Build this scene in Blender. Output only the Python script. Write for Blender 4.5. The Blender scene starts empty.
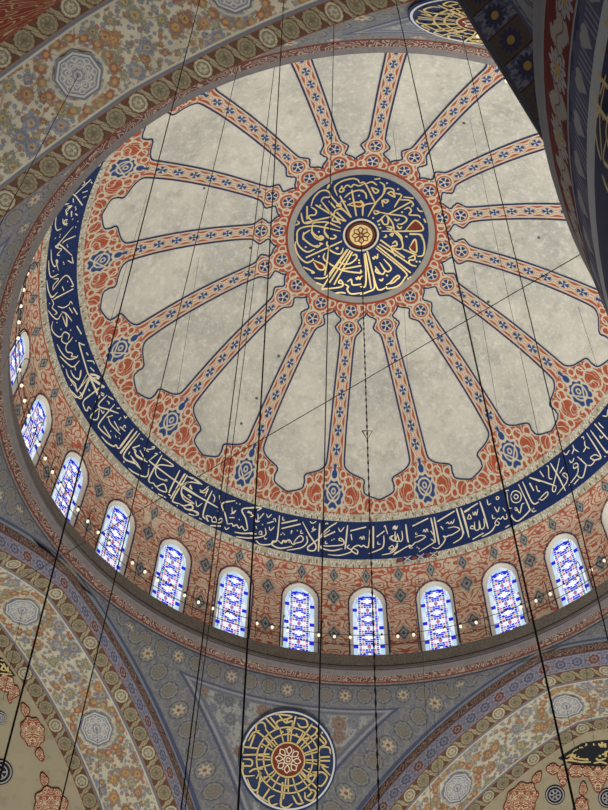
import bpy, math, random
from mathutils import Vector
random.seed(7)
SC = bpy.context.scene
COL = SC.collection
PI = math.pi
R_ = math.radians

# ------------------------------------------------------------------ places
# Metres.  Dome axis is x = y = 0; heights below are measured from the dome
# cornice and ZO lifts everything so that the mosque floor is z = 0.
ZO = 34.5
CAM = Vector((0.0, -21.866, -32.897))
FW = Vector((-0.05710795, 0.55397002, 0.83057564))
RT = Vector((0.99560283, 0.09347555, 0.00610924))
UP = Vector((0.07425418, -0.82727235, 0.55687232))
FOC = 1214.64                      # focal length for a 608 x 810 picture
DR, DC = 13.195, -1.1              # dome sphere radius and centre height
AZ0 = R_(108.83)                   # azimuth of the far pendentive
AA, CZ, EE, RP = 12.233, -2.208, 2.503, 14.0   # arch plane, crown, pointed-arch centres
ZB = CZ - math.sqrt(RP*RP - EE*EE)

# ------------------------------------------------------------------ objects
def new_obj(name, data, parent=None):
    o = bpy.data.objects.new(name, data)
    COL.objects.link(o)
    if parent is not None:
        o.parent = parent
    return o

def empty(name, parent=None):
    return new_obj(name, None, parent)

def tag(o, label=None, cat=None, group=None, kind=None):
    if label: o['label'] = label
    if cat: o['category'] = cat
    if group: o['group'] = group
    if kind: o['kind'] = kind
    return o

class MB:
    def __init__(s):
        s.v = []; s.f = []; s.a = []; s.b = []; s.m = []
    def vert(s, p, uv=(0, 0), uv2=(0, 0)):
        s.v.append((p[0], p[1], p[2] + ZO)); s.a.append(uv); s.b.append(uv2)
        return len(s.v) - 1
    def face(s, idx, mi=0):
        s.f.append(tuple(idx)); s.m.append(mi)
    def grid(s, us, vs, fn, uv=None, uv2=None, flip=False, closed=False, skip=None):
        base = len(s.v); nv = len(vs)
        for i, u in enumerate(us):
            for j, v in enumerate(vs):
                s.vert(fn(u, v), uv(u, v) if uv else (u, v), uv2(u, v) if uv2 else (0, 0))
        nu = len(us)
        for i in range(nu - 1):
            for j in range(nv - 1):
                if skip and skip(us[i], vs[j], us[i+1], vs[j+1]): continue
                q = [base+i*nv+j, base+(i+1)*nv+j, base+(i+1)*nv+j+1, base+i*nv+j+1]
                s.face(q[::-1] if flip else q)
    def tube(s, pts, rad, n=6, cap=True, rads=None):
        pts = [Vector(p) for p in pts]; base = len(s.v); m = len(pts)
        for i, p in enumerate(pts):
            t = (pts[min(i+1, m-1)] - pts[max(i-1, 0)]).normalized()
            ref = Vector((0, 0, 1)) if abs(t.z) < .9 else Vector((1, 0, 0))
            x = t.cross(ref).normalized(); y = t.cross(x)
            r = rads[i] if rads else rad
            for k in range(n):
                an = 2*PI*k/n
                s.vert(p + x*(r*math.cos(an)) + y*(r*math.sin(an)), (i, k/n))
        for i in range(m-1):
            for k in range(n):
                s.face([base+i*n+k, base+i*n+(k+1) % n, base+(i+1)*n+(k+1) % n, base+(i+1)*n+k])
        if cap:
            s.face([base+k for k in range(n)][::-1]); s.face([base+(m-1)*n+k for k in range(n)])
    def lathe(s, prof, c, n=12):
        base = len(s.v); m = len(prof)
        for (r, z) in prof:
            for k in range(n):
                an = 2*PI*k/n
                s.vert((c[0]+r*math.cos(an), c[1]+r*math.sin(an), c[2]+z))
        for i in range(m-1):
            for k in range(n):
                s.face([base+i*n+k, base+i*n+(k+1) % n, base+(i+1)*n+(k+1) % n, base+(i+1)*n+k])
    def box(s, o, ax, ay, az):
        b = [s.vert(Vector(o) + ax*i + ay*j + az*k) for k in (0, 1) for j in (0, 1) for i in (0, 1)]
        for q in ((0, 2, 3, 1), (4, 5, 7, 6), (0, 1, 5, 4), (2, 6, 7, 3), (0, 4, 6, 2), (1, 3, 7, 5)):
            s.face([b[i] for i in q])
    def build(s, name, mats, parent=None, smooth=True):
        me = bpy.data.meshes.new(name)
        me.from_pydata(s.v, [], s.f)
        if not isinstance(mats, (list, tuple)): mats = [mats]
        for m in mats: me.materials.append(m)
        l1 = me.uv_layers.new(name='UVMap'); l2 = me.uv_layers.new(name='UV2')
        for p in me.polygons:
            p.material_index = s.m[p.index]; p.use_smooth = smooth
            for li in p.loop_indices:
                vi = me.loops[li].vertex_index
                l1.data[li].uv = s.a[vi]; l2.data[li].uv = s.b[vi]
        me.update()
        return new_obj(name, me, parent)

def lin(a, b, n):
    return [a + (b-a)*i/n for i in range(n+1)]

# ------------------------------------------------------------------ shader expressions
NT = None
class X:
    def __init__(s, k): s.k = k
    def __add__(s, o): return M('ADD', s, o)
    __radd__ = __add__
    def __sub__(s, o): return M('SUBTRACT', s, o)
    def __rsub__(s, o): return M('SUBTRACT', o, s)
    def __mul__(s, o): return M('MULTIPLY', s, o)
    __rmul__ = __mul__
    def __truediv__(s, o): return M('DIVIDE', s, o)
    def __rtruediv__(s, o): return M('DIVIDE', o, s)
    def __neg__(s): return M('MULTIPLY', s, -1.0)

def put(sock, v):
    if isinstance(v, X): NT.links.new(v.k, sock)
    else: sock.default_value = v

def M(op, *a):
    n = NT.nodes.new('ShaderNodeMath'); n.operation = op
    for i, x in enumerate(a): put(n.inputs[i], x)
    return X(n.outputs[0])

def sin(x): return M('SINE', x)
def cos(x): return M('COSINE', x)
def ab(x): return M('ABSOLUTE', x)
def mn(a, b): return M('MINIMUM', a, b)
def mx(a, b): return M('MAXIMUM', a, b)
def sq(x): return M('SQRT', x)
def flr(x): return M('FLOOR', x)
def rep(x, p): return M('FLOORED_MODULO', x + p/2, p) - p/2      # -p/2 .. p/2
def hyp(a, b): return sq(a*a + b*b)
def at2(a, b): return M('ARCTAN2', a, b)
def below(x, t, w=.03):                                            # 1 where x < t
    n = NT.nodes.new('ShaderNodeMapRange'); n.interpolation_type = 'SMOOTHSTEP'
    put(n.inputs[0], x)
    if isinstance(t, X):
        put(n.inputs[0], x - t); t = 0.0
    n.inputs[1].default_value = t - w/2; n.inputs[2].default_value = t + w/2
    n.inputs[3].default_value = 1.0; n.inputs[4].default_value = 0.0
    return X(n.outputs[0])
def line(x, c, hw, w=.03): return below(ab(x - c), hw, w)
def srgb(r, g, b):
    f = lambda v: (v/255/12.92 if v/255 <= .04045 else ((v/255+.055)/1.055)**2.4)
    return (f(r), f(g), f(b), 1.0)
def mix(a, b, t):
    n = NT.nodes.new('ShaderNodeMix'); n.data_type = 'RGBA'
    put(n.inputs[0], t); put(n.inputs[6], a); put(n.inputs[7], b)
    return X(n.outputs[2])
def vec(x, y, z=0.0):
    n = NT.nodes.new('ShaderNodeCombineXYZ')
    put(n.inputs[0], x); put(n.inputs[1], y); put(n.inputs[2], z)
    return X(n.outputs[0])
def sep(v):
    n = NT.nodes.new('ShaderNodeSeparateXYZ'); put(n.inputs[0], v)
    return X(n.outputs[0]), X(n.outputs[1]), X(n.outputs[2])
def uvm(name='UVMap'):
    n = NT.nodes.new('ShaderNodeUVMap'); n.uv_map = name
    a, b, _ = sep(X(n.outputs[0])); return a, b
def pos():
    n = NT.nodes.new('ShaderNodeTexCoord'); return X(n.outputs['Object'])
def noise(v, scale, detail=3.0, rough=.55):
    n = NT.nodes.new('ShaderNodeTexNoise'); put(n.inputs['Vector'], v)
    n.inputs['Scale'].default_value = scale; n.inputs['Detail'].default_value = detail
    n.inputs['Roughness'].default_value = rough
    return X(n.outputs[0])
def voro(v, scale, feature='F1', rnd=1.0, dim='2D'):
    n = NT.nodes.new('ShaderNodeTexVoronoi'); n.voronoi_dimensions = dim; n.feature = feature
    put(n.inputs['Vector'], v); n.inputs['Scale'].default_value = scale
    n.inputs['Randomness'].default_value = rnd
    return n
def ramp(x, stops, const=False):
    n = NT.nodes.new('ShaderNodeValToRGB'); e = n.color_ramp.elements
    n.color_ramp.interpolation = 'CONSTANT' if const else 'LINEAR'
    while len(e) < len(stops): e.new(.5)
    for i, (p, c) in enumerate(stops):
        e[i].position = p; e[i].color = c
    put(n.inputs[0], x); return X(n.outputs[0])

def material(name, fn, rough=.75, metal=0.0, spec=.25):
    global NT
    m = bpy.data.materials.new(name); m.use_nodes = True
    NT = m.node_tree; NT.nodes.clear()
    out = NT.nodes.new('ShaderNodeOutputMaterial')
    b = NT.nodes.new('ShaderNodeBsdfPrincipled')
    NT.links.new(b.outputs[0], out.inputs[0])
    b.inputs['Roughness'].default_value = rough; b.inputs['Metallic'].default_value = metal
    b.inputs['Specular IOR Level'].default_value = spec
    put(b.inputs['Base Color'], fn())
    return m

def emitter(name, fn, strength):
    global NT
    m = bpy.data.materials.new(name); m.use_nodes = True
    NT = m.node_tree; NT.nodes.clear()
    out = NT.nodes.new('ShaderNodeOutputMaterial')
    b = NT.nodes.new('ShaderNodeEmission'); NT.links.new(b.outputs[0], out.inputs[0])
    put(b.inputs[0], fn()); b.inputs[1].default_value = strength
    return m

def plain(c, var=.18, scale=3.0):
    def f():
        n = noise(pos(), scale, 4.0)
        d = tuple(x*(1-var) for x in c[:3]) + (1.0,)
        l = tuple(min(1, x*(1+var)) for x in c[:3]) + (1.0,)
        return mix(d, l, n)
    return f

def worn(col, amt=.25, scale=1.2):
    n = noise(pos(), scale, 5.0, .65)
    k = noise(pos(), 6.5, 3.0, .7)
    col = mix(col, mix(col, (.06, .055, .05, 1), .6), M('MULTIPLY', below(n, .5, .4), amt))
    return mix(col, mix(col, (.10, .09, .08, 1), .55), below(k, .44, .22)*(amt*.9))

# palette
RED = srgb(172, 84, 56); CREAM = srgb(208, 199, 172); NAVY = srgb(30, 54, 108); BLUE = srgb(44, 70, 124)
PLAST = srgb(206, 202, 182)

# ------------------------------------------------------------------ patterns
def f_plaster():
    p = pos()
    a = noise(p, .30, 6.0, .6); b = noise(p, 1.3, 7.0, .72); c = noise(p, 9.0, 3.0); e = noise(p, 3.6, 5.0, .7)
    col = mix(srgb(176, 175, 162), srgb(208, 204, 188), below(1.0 - a, .52, .4))
    col = mix(col, srgb(124, 123, 114), below(b, .40, .24)*.42)
    col = mix(col, srgb(228, 226, 212), below(1.0 - e, .42, .2)*.5)
    col = mix(col, srgb(228, 225, 210), below(1.0 - c, .36, .25)*.5)
    v = voro(p, .75, 'F1', 1.0, '3D')
    col = mix(col, srgb(50, 46, 42), below(X(v.outputs['Distance']), .048, .015)*.85)
    return col

def scroll(u, v, s=3.0, w=.11):
    """cream vine scrolls: 1 on a vine"""
    wob = noise(vec(u, v), 1.6*s/3, 2.0)
    vv = vec(u + (wob-.5)*.22, v + (wob-.5)*.22)
    e = X(voro(vv, s, 'DISTANCE_TO_EDGE', .8).outputs['Distance'])
    d = X(voro(vv, s, 'F1', .8).outputs['Distance'])
    g = X(voro(vec(u*1.3 + .7, v*1.3 + .2), s*1.1, 'F1', 1.0).outputs['Distance'])
    return mx(mx(below(e, w*.75, .06), below(ab(d - .28), w*.5, .06)*below(g, .45, .1)), below(g, .14, .05))

def vines(u, v, s, f, w):
    n = noise(vec(u, v), s, 1.0, .4)
    m = noise(vec(v + 5.3, u + 2.1), s*1.3, 1.0, .4)
    return mx(below(ab(sin(n*f)), w, .2), below(ab(sin(m*f*.8)), w*.8, .2)*below(ab(sin(n*f*.5)), .6, .3))

def f_rib():
    r, y = uvm(); x2, hw = uvm('UV2')
    ay = ab(y)
    # chain of ovals joined by small rings along the shaft
    L = .64
    ph = rep(r - 4.75, L); ph2 = rep(r - 4.75 - L/2, L)
    tp = .70 + r*.042
    ov = hyp(ph/.24, ay/(.18*tp)); sm = hyp(ph2/.13, ay/(.095*tp))
    col = mix(RED, CREAM, below(ab(ay - (.20 + .05*cos((r - 4.75)*(2*PI/L)))*tp*.8), .02, .03)*below(ov*-1.0, -1.0, .1))
    col = mix(col, CREAM, below(sm, 1.15, .2)); col = mix(col, srgb(186, 110, 80), below(ab(sm - .62), .16, .15))
    col = mix(col, CREAM, below(ov, 1.12, .15))
    col = mix(col, srgb(176, 100, 72), line(ov, .92, .06, .1)*.75)
    an = at2(ay, ph)
    pet = below(ab(sin(an*2.0)) , .86, .25)
    col = mix(col, BLUE, below(ov, .78, .12)*pet*below(-ov, -.22, .12))
    col = mix(col, BLUE, below(hyp(ph/.05, ay/.035), 1.0, .4))
    # foot with arabesques
    vn = vines(ay, r*1.15, 1.35, 32.0, .2)
    foot = mix(RED, CREAM, vn)
    for (cy, cr, R0) in ((.80, 9.98, .34), (1.52, 10.22, .24), (1.05, 9.66, .15), (.62, 9.56, .17), (.36, 9.36, .13), (1.18, 10.28, .13), (.55, 10.34, .16), (1.86, 10.3, .15)):
        foot = mix(foot, CREAM, line(hyp(ay - cy, (r - cr)*1.1), R0, .030, .03))
    bb = hyp(ay/.44, (r - 9.95)/.43)
    cusp = bb*(1.0 + .07*cos(at2(ay, r - 9.95)*10.0))
    foot = mix(foot, CREAM, below(cusp, 1.10, .08))
    c1 = below(ab(ab(r - 10.08) - ay*.9), .034, .03)
    inn = mix(BLUE, CREAM, mx(mx(c1, below(hyp(ay, r - 9.86), .10, .03)), line(hyp(ay - .02, r - 9.9), .24, .03)))
    inn = mix(inn, BLUE, below(hyp(ay, r - 9.86), .05, .03))
    foot = mix(foot, inn, below(cusp, .90, .08))
    fin = hyp(ay/.13, (r - 9.36)/.15)
    foot = mix(foot, CREAM, below(fin, 1.35, .2)); foot = mix(foot, BLUE, below(fin, .9, .2))
    foot = mix(foot, BLUE, below(hyp(ay/.05, (r - 9.18)/.1), 1.0, .3))
    col = mix(col, foot, below(9.14 - r, 0.0, .04))
    # head with two knots
    head = mix(RED, CREAM, mx(line(hyp(ay, r - 4.08), .33, .036), mx(line(hyp(ay, r - 3.36), .38, .036), line(hyp(ay-.43, r - 3.24), .15, .03))))
    head = mix(head, CREAM, line(hyp(ay - .3, r - 3.74), .12, .03))
    head = mix(head, CREAM, mx(below(hyp(ay, r - 4.08), .24, .03), below(hyp(ay, r - 3.36), .25, .03)))
    for c in (4.08, 3.36):
        an = at2(y, r - c); d = hyp(y, r - c)
        pet = below(ab(sin(an*2.5)), .9, .15)
        head = mix(head, NAVY, below(d, .21, .03)*pet*below(.06 - d, 0, .02))
        head = mix(head, srgb(176, 100, 72), line(d, .25, .015, .02))
    col = mix(col, head, below(r, 4.42, .04))
    # margins
    gap = hw - ay
    col = mix(col, CREAM, line(gap, .075, .030, .03)*below(r, 10.1, .05)*below(3.45 - r, 0, .03))
    col = mix(col, RED, below(r, 3.075, .03))
    return worn(col, .16)

def f_drum():
    u, z = uvm()                                   # u in window pitches, z in metres
    x = (ab(rep(u, 1.0)) + flr(u + .5)*7.0)*2.7
    n = noise(vec(x*.75, z*1.15), 1.75, 1.0, .4)
    m = noise(vec(x*.8 + 9.0, z*1.1), 2.6, 1.0, .4)
    base = mix(srgb(206, 189, 162), srgb(222, 206, 180), noise(pos(), 2.0, 3.0))
    mask = mx(below(sin(n*52.0), -.52, .5), below(sin(m*46.0), -.86, .3))
    col = mix(base, srgb(182, 96, 70), mask)
    hx = rep(u, .5)*2.70
    for (xx, zz, s) in ((hx, 4.66, 1.0), (rep(u, 1.0)*2.70, 3.62, 1.45), (rep(u, 1.0)*2.70, 1.65, 1.3)):
        an = at2(xx, (z - zz)*.62); l = hyp(xx/(.135*s), (z - zz)/(.215*s))*(1.0 - .17*cos(an*4.0)) + (noise(vec(u*2.7, z), 9.0, 1.0)-.5)*.5
        col = mix(col, srgb(170, 160, 142), below(l, 1.35, .15))
        col = mix(col, srgb(78, 82, 94), below(l, 1.0, .2))
        col = mix(col, srgb(158, 156, 148), below(l, .68, .25)); col = mix(col, srgb(70, 76, 90), below(l, .36, .25))
    col = mix(col, RED, line(z, 4.98, .04))
    return worn(col, .2)

def f_pale():
    p = pos(); u, v = uvm()
    n = noise(p, 7.0, 3.0); e = X(voro(vec(u, v), 5.5, 'F1', .9).outputs['Distance'])
    k = voro(vec(u, v), 3.2, 'F1', .5)
    col = mix(srgb(150, 146, 124), srgb(192, 186, 164), n)
    col = mix(col, srgb(222, 216, 198), line(e, .3, .07, .1))
    col = mix(col, srgb(128, 112, 72), below(X(k.outputs['Distance']), .13, .06))
    return col

def f_band():
    u, v = uvm()
    n = noise(pos(), 1.1, 4.0)
    col = mix(srgb(16, 36, 78), srgb(24, 50, 100), n)
    st = noise(vec(u*1.0, v*.08), 3.0, 2.0)
    return mix(col, srgb(52, 78, 126), below(1.0 - st, .33, .1)*.35)

def flowers(u, v, s, bg, cols, r0=.33, rnd=.75, petals=8, seed=0.0, centre=srgb(196, 160, 84)):
    n = voro(vec(u + seed, v + seed), s, 'F1', rnd)
    br = noise(vec(u + seed, v), s*7.0, 2.0, .7)
    d = X(n.outputs['Distance']) + (br - .5)*.16
    px, py, _ = sep(X(n.outputs['Position']))
    dx = (u + seed) - px; dy = (v + seed) - py
    an = at2(dx, dy)
    cr, cg, cb = sep(X(n.outputs['Color']))
    rad = (.62 + cg*.55)*r0
    rr = rad*(1.0 + .13*sin(an*float(petals) + cb*6.0))
    col = ramp(cr, [((i + .0)/len(cols), c) for i, c in enumerate(cols)], True)
    dark = mix(col, (0.035, .03, .03, 1), .5)
    o = mix(bg, dark, below(d, rr, .06)*.8)
    o = mix(o, mix(col, bg, below(br, .5, .3)*.45), below(d, rr - .04, .06))
    o = mix(o, mix(dark, col, .35), line(d, rad*.60, .028, .04)*.8)
    o = mix(o, mix(centre, col, .35), below(d, rad*.38, .06))
    return mix(o, dark, below(d, rad*.15, .05))

def stems(u, v, s, w, seed=0.0):
    wob = noise(vec(u, v), .9*s, 2.0)
    e = X(voro(vec(u + (wob-.5)*.6 + seed, v + (wob-.5)*.6), s, 'DISTANCE_TO_EDGE', 1.0).outputs['Distance'])
    return below(e, w, .05)

def f_floral(dim=1.0):
    def f():
        u, v = uvm()
        sh = lambda r, g, b: srgb(r*dim, g*dim, b*dim)
        n = noise(pos(), 1.2, 4.0)
        bg = mix(sh(182, 175, 152), sh(204, 197, 174), n); ground = bg
        bg = mix(bg, sh(146, 122, 98), stems(u, v, 1.3, .03)*.7)
        lf = voro(vec(u*1.0, v), 5.2, 'F1', 1.0)
        lr, lg, lb = sep(X(lf.outputs['Color'])); ed = noise(vec(u, v), 14.0, 2.0)
        lc = ramp(lg, [(0, sh(128, 130, 122)), (.35, sh(124, 132, 148)), (.65, sh(150, 108, 84)), (.85, sh(138, 134, 108))], True)
        bg = mix(bg, lc, below(X(lf.outputs['Distance']) + (ed-.5)*.3, .20 + .22*lr, .06)*.9)
        cols = [sh(166, 126, 92), sh(128, 134, 148), sh(142, 102, 80), sh(140, 140, 120), sh(120, 127, 142), sh(152, 116, 94)]
        uu = u + (ed-.5)*.16; vv = v + (noise(vec(v, u), 13.0, 2.0)-.5)*.16
        col = flowers(uu, vv, 2.9, bg, cols[::-1], .30, 1.0, 7, 3.7)
        big = flowers(uu, vv, 1.6, col, cols, .38, .85, 9)
        pick = X(voro(vec(uu, vv), 1.6, 'F1', .85).outputs['Distance'])
        col = mix(col, big, below(pick, .40, .05))
        du = rep(u, 5.0); q = hyp(du, v)
        col = mix(col, ground, line(q, .70, .035, .05)*.8)
        an = at2(du, v); w = rep(an, PI/8)*.93; g = hyp(q - .93, w*.8)
        col = mix(col, mix(sh(146, 100, 78), sh(140, 132, 104), below(noise(vec(u, v), 3.0, 1.0), .48, .1)), below(g + (ed-.5)*.22, .13, .05))
        col = mix(col, sh(184, 144, 98), below(g, .06, .03))
        av = ab(v)
        col = mix(col, sh(196, 190, 172), line(av, 1.03, .035)); col = mix(col, sh(112, 116, 122), line(av, 1.10, .05))
        return worn(col, .22)
    return f

def f_chain(dim=1.0, red=(110, 72, 52), leafc=(168, 158, 126), cir=(150, 141, 112), hw=.29):
    """border of roundels between curling leaves; u along, v across"""
    def f():
        u, v = uvm()
        sh = lambda t: srgb(t[0]*dim, t[1]*dim, t[2]*dim)
        L = .72
        n = noise(vec(u, v), 9.0, 2.0)
        cu = rep(u, L); cell = flr(u/L + .5)
        d = hyp(cu, v*.94)
        third = below(ab(rep(cell, 3.0)), .4, .1)
        col = mix(sh(red), sh((92, 62, 46)), n)
        sx = rep(u + L/2 + v*.42 + .035*sin(v*10.0), L)
        wl = .115*(1.12 - ab(v)/hw*.42)
        col = mix(col, sh((78, 54, 42)), below(ab(sx) - wl, .03, .02))
        col = mix(col, sh(leafc), below(ab(sx) - wl, 0.0, .02))
        col = mix(col, sh((118, 104, 80)), below(ab(sx) , .02, .02)*.7)
        col = mix(col, sh((134, 122, 92)), line(ab(sx), .07, .012, .02)*.6)
        an = at2(cu, v)
        rr = .25 + .010*sin(an*12.0) + (n-.5)*.03
        col = mix(col, sh((92, 58, 44)), below(d, rr + .035, .02))
        col = mix(col, sh(cir), below(d, rr, .02))
        col = mix(col, sh((110, 100, 78)), line(d, .165, .016, .02)*.8)
        mott = noise(vec(u, v), 16.0, 2.0)
        pet = .11 + .03*sin(an*6.0)
        col = mix(col, mix(sh((124, 116, 94)), sh((186, 178, 152)), third), below(d, pet, .03))
        col = mix(col, mix(sh((112, 100, 78)), sh((142, 138, 128)), third), below(d, .05, .03))
        col = mix(col, sh((190, 182, 156)), line(d, .205, .025, .02)*third)
        col = mix(col, sh((86, 74, 58)), below(mott, .42, .1)*.45)
        av = ab(v)
        col = mix(col, sh((138, 74, 54)), below(hw - av, .022, .015))
        return worn(col, .3, 2.0)
    return f

def f_lav(dim=1.0):
    def f():
        u, v = uvm()
        sh = lambda r, g, b: srgb(r*dim, g*dim, b*dim)
        n = noise(pos(), 1.6, 4.0)
        bg = mix(sh(142, 142, 160), sh(162, 161, 176), n)
        L = .62; cu = rep(u, L); cell = flr(u/L + .5)
        bg = mix(bg, sh(112, 114, 136), vines(u, v, 2.4, 32.0, .3)*.6)
        d = hyp(cu, v) + (noise(vec(u, v), 13.0, 2.0) - .5)*.08; an = at2(cu, v)
        bg = mix(bg, sh(92, 98, 122), line(hyp(rep(u + L/2, L), ab(v) - .16), .16, .018, .02))
        odd = below(ab(rep(cell, 3.0)), .4, .1)
        ccol = mix(sh(104, 112, 142), sh(132, 84, 74), odd)
        col = mix(bg, sh(176, 172, 178), below(d, .25, .03))
        col = mix(col, ccol, below(d, .205 + .02*sin(an*8.0), .03))
        col = mix(col, sh(168, 164, 166), line(d, .09, .02, .02))
        av = ab(v)
        col = mix(col, sh(176, 174, 184), line(av, .30, .02)); col = mix(col, sh(88, 88, 104), line(av, .345, .022))
        return worn(col, .2, 2.0)
    return f

def f_redstrip(dim=1.0, hw=.18):
    def f():
        u, v = uvm()
        sh = lambda r, g, b: srgb(r*dim, g*dim, b*dim)
        L = .44; cu = rep(u, L); n = noise(vec(u, v), 8.0, 2.0)
        vn = vines(u, v*1.3, 2.4, 34.0, .5)
        col = mix(mix(sh(106, 74, 66), sh(88, 60, 54), n), sh(160, 142, 126), vn)
        col = mix(col, sh(96, 52, 46), below(hw - .02 - v, 0, .02)); col = mix(col, sh(104, 44, 38), below(hw - .045 + v, 0, .02))
        return worn(col, .25, 2.0)
    return f

def f_cornice_strip():
    u, v = uvm()
    vn = vines(u, v*1.3, 2.6, 34.0, .5)
    col = mix(mix(srgb(98, 62, 54), srgb(84, 54, 48), noise(pos(), 3.0, 2.0)), srgb(158, 138, 122), vn)
    col = mix(col, srgb(104, 40, 34), below(.105 + v, 0, .015)); col = mix(col, srgb(120, 112, 110), below(.115 - v, 0, .015))
    return worn(col, .25, 2.0)

def f_pend():
    al, da = uvm(); ah, dt = uvm('UV2')
    n = noise(pos(), 1.0, 4.0)
    inner_bg = mix(srgb(140, 140, 136), srgb(158, 157, 152), n)
    cols = [srgb(104, 112, 128), srgb(122, 128, 138), srgb(96, 102, 112), srgb(128, 100, 84), srgb(110, 118, 132), srgb(90, 96, 106)]
    lf = voro(vec(ah, dt), 4.6, 'F1', 1.0)
    lr, lg, lb = sep(X(lf.outputs['Color']))
    bg = mix(inner_bg, mix(srgb(104, 110, 110), srgb(150, 104, 80), below(lg, .15, .02)), below(X(lf.outputs['Distance']), .12 + .16*lr, .06)*.8)
    inner = flowers(ah, dt, 1.75, mix(bg, srgb(112, 114, 112), vines(ah, dt, 1.2, 30.0, .2)*.8), cols, .46, .7, 8, 0.0, srgb(130, 122, 110))
    # roundel border along the top and along both arches
    def border(u, v):
        L = .74; cu = rep(u, L); cell = flr(u/L + .5)
        third = below(ab(rep(cell, 3.0)), .4, .1)
        d = hyp(cu, v) + (noise(vec(u, v), 14.0, 2.0) - .5)*.09; an = at2(cu, v)
        b = mix(srgb(98, 100, 108), srgb(114, 115, 120), n)
        b = mix(b, srgb(138, 134, 126), vines(u, v, 2.2, 32.0, .3)*.75)
        b = mix(b, srgb(126, 124, 120), line(hyp(rep(u + L/2, L), ab(v) - .2), .17, .03, .03))
        b = mix(b, srgb(80, 84, 96), below(d, .30, .03))
        b = mix(b, srgb(128, 125, 116), below(d, .26 + .015*sin(an*10.0), .03))
        b = mix(b, srgb(96, 96, 98), line(d, .18, .016, .03))
        b = mix(b, mix(srgb(116, 110, 100), srgb(174, 164, 142), third), below(d, .15 + .05*sin(an*7.0), .03))
        return mix(b, mix(srgb(122, 112, 98), srgb(132, 78, 54), third), below(d, .06, .03))
    side = border(al, da - .5)
    top = border(ah, dt - .44)
    bord = mix(side, top, below(dt - da*.9, 0.0, .03))
    k = mn(dt - .93, da - 1.05)                     # >0 inside the framed triangle
    col = mix(bord, inner, below(-k, -.24, .02))
    col = mix(col, srgb(70, 78, 104), line(k, .0, .03)); col = mix(col, srgb(144, 144, 146), line(k, .085, .022))
    col = mix(col, srgb(92, 98, 116), line(k, .17, .022))
    col = mix(col, srgb(66, 74, 98), below(mn(dt, da), .06, .02))
    return worn(col, .25, 1.5)

def f_carved(a=(118, 112, 102), b=(88, 84, 80), s=5.0):
    def f():
        u, v = uvm()
        sc = scroll(u, v*1.2, s, .12)
        n = noise(pos(), 2.0, 4.0)
        return worn(mix(mix(srgb(*b), srgb(*a), n), srgb(a[0]+24, a[1]+22, a[2]+16), sc*.55), .3, 2.0)
    return f

def f_octagon():
    x, y = uvm()
    d = hyp(x, y); an = at2(x, y)
    def side(n, ph=0.0): return d*cos(rep(an + ph, 2*PI/n))
    bl = srgb(108, 114, 128); wh = srgb(188, 185, 174)
    o = side(8)
    col = mix(wh, bl, line(o, .575, .03, .02)); col = mix(col, bl, line(o, .475, .016, .02))
    inn = mix(srgb(128, 134, 146), srgb(142, 146, 152), noise(pos(), 3.0, 2.0))
    ln = mx(mx(line(ab(side(4)), .24, .016, .02), line(ab(side(4, PI/4)), .24, .016, .02)), mx(line(hyp(d - .30, rep(an, PI/4)*.3), .12, .016, .02), line(d, .09, .018, .02)))
    inn = mix(inn, wh, ln); inn = mix(inn, wh, line(hyp(d - .40, rep(an + PI/8, PI/4)*.4), .075, .014, .02))
    return mix(col, inn, below(o, .455, .015))

def f_semidome(dim=1.0):
    def f():
        n = noise(pos(), .5, 5.0); m = noise(pos(), 3.0, 4.0)
        sh = lambda r, g, b: srgb(r*dim, g*dim, b*dim)
        c = mix(sh(146, 136, 112), sh(170, 160, 134), n)
        return mix(c, sh(126, 118, 98), below(m, .4, .2)*.4)
    return f

def f_cartouche():
    x, y = uvm()
    vn = vines(ab(x), y, 1.4, 34.0, .45)
    return mix(srgb(142, 80, 58), srgb(204, 188, 156), vn)

def f_reddark():
    u, v = uvm()
    return worn(mix(srgb(120, 48, 34), srgb(164, 146, 108), vines(u, v, .9, 30.0, .3)), .2)

def f_glass():
    x, y = uvm()                                   # metres on the pane, y downwards from the crown
    x = x*.93
    P = .95
    WHT = (.86, .93, 1.0, 1); BLU = (.02, .02, .72, 1); PNK = (.60, .12, .34, 1); GRN = (.03, .42, .22, 1); AMB = (.80, .46, .18, 1); SKY = (.50, .70, .90, 1)
    ax = ab(x)
    ry = rep(y - .95, P); odd = rep(y - .95 - P/2, P)
    col = mix(WHT, SKY, below(noise(vec(x*2.0, y), 1.6, 2.0), .55, .3))
    # mosaic of small panes mirrored about the middle, with a white star in every repeat
    sy = ab(odd); n = voro(vec(ax + .031, sy + .017), 9.5, 'F1', .35)
    e = X(voro(vec(ax + .031, sy + .017), 9.5, 'DISTANCE_TO_EDGE', .35).outputs['Distance'])
    cr, cg, cb = sep(X(n.outputs['Color']))
    k = ramp(cr, [(0.0, WHT), (.40, BLU), (.70, PNK), (.80, WHT), (.90, GRN), (.95, AMB)], True)
    k = mix(k, WHT, below(e, .10, .05))
    d0 = hyp(x, odd); a0 = at2(x, odd)
    k = mix(k, BLU, below(d0, .25, .02)*below(-d0, -.17, .02)*below(ab(sin(a0*3.0)), .72, .2))
    k = mix(k, PNK, below(hyp(x, ry), .07, .02))
    k = mix(k, (1.3, 1.35, 1.4, 1), below(d0, .12 + .03*cos(a0*6.0), .03))
    col = mix(col, k, below(ax, .40, .02)*below(.22 - y, 0, .02))
    col = mix(col, BLU, below(mx(ab(ax - .47), ab(ry)), .085, .01)*below(.3 - y, 0, .02))
    # two slanted bars under the crown
    col = mix(col, BLU, below(mx(ab(y - .20 - ax*.45), ab(ax - .21)*.55), .06, .02))
    return col

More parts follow.
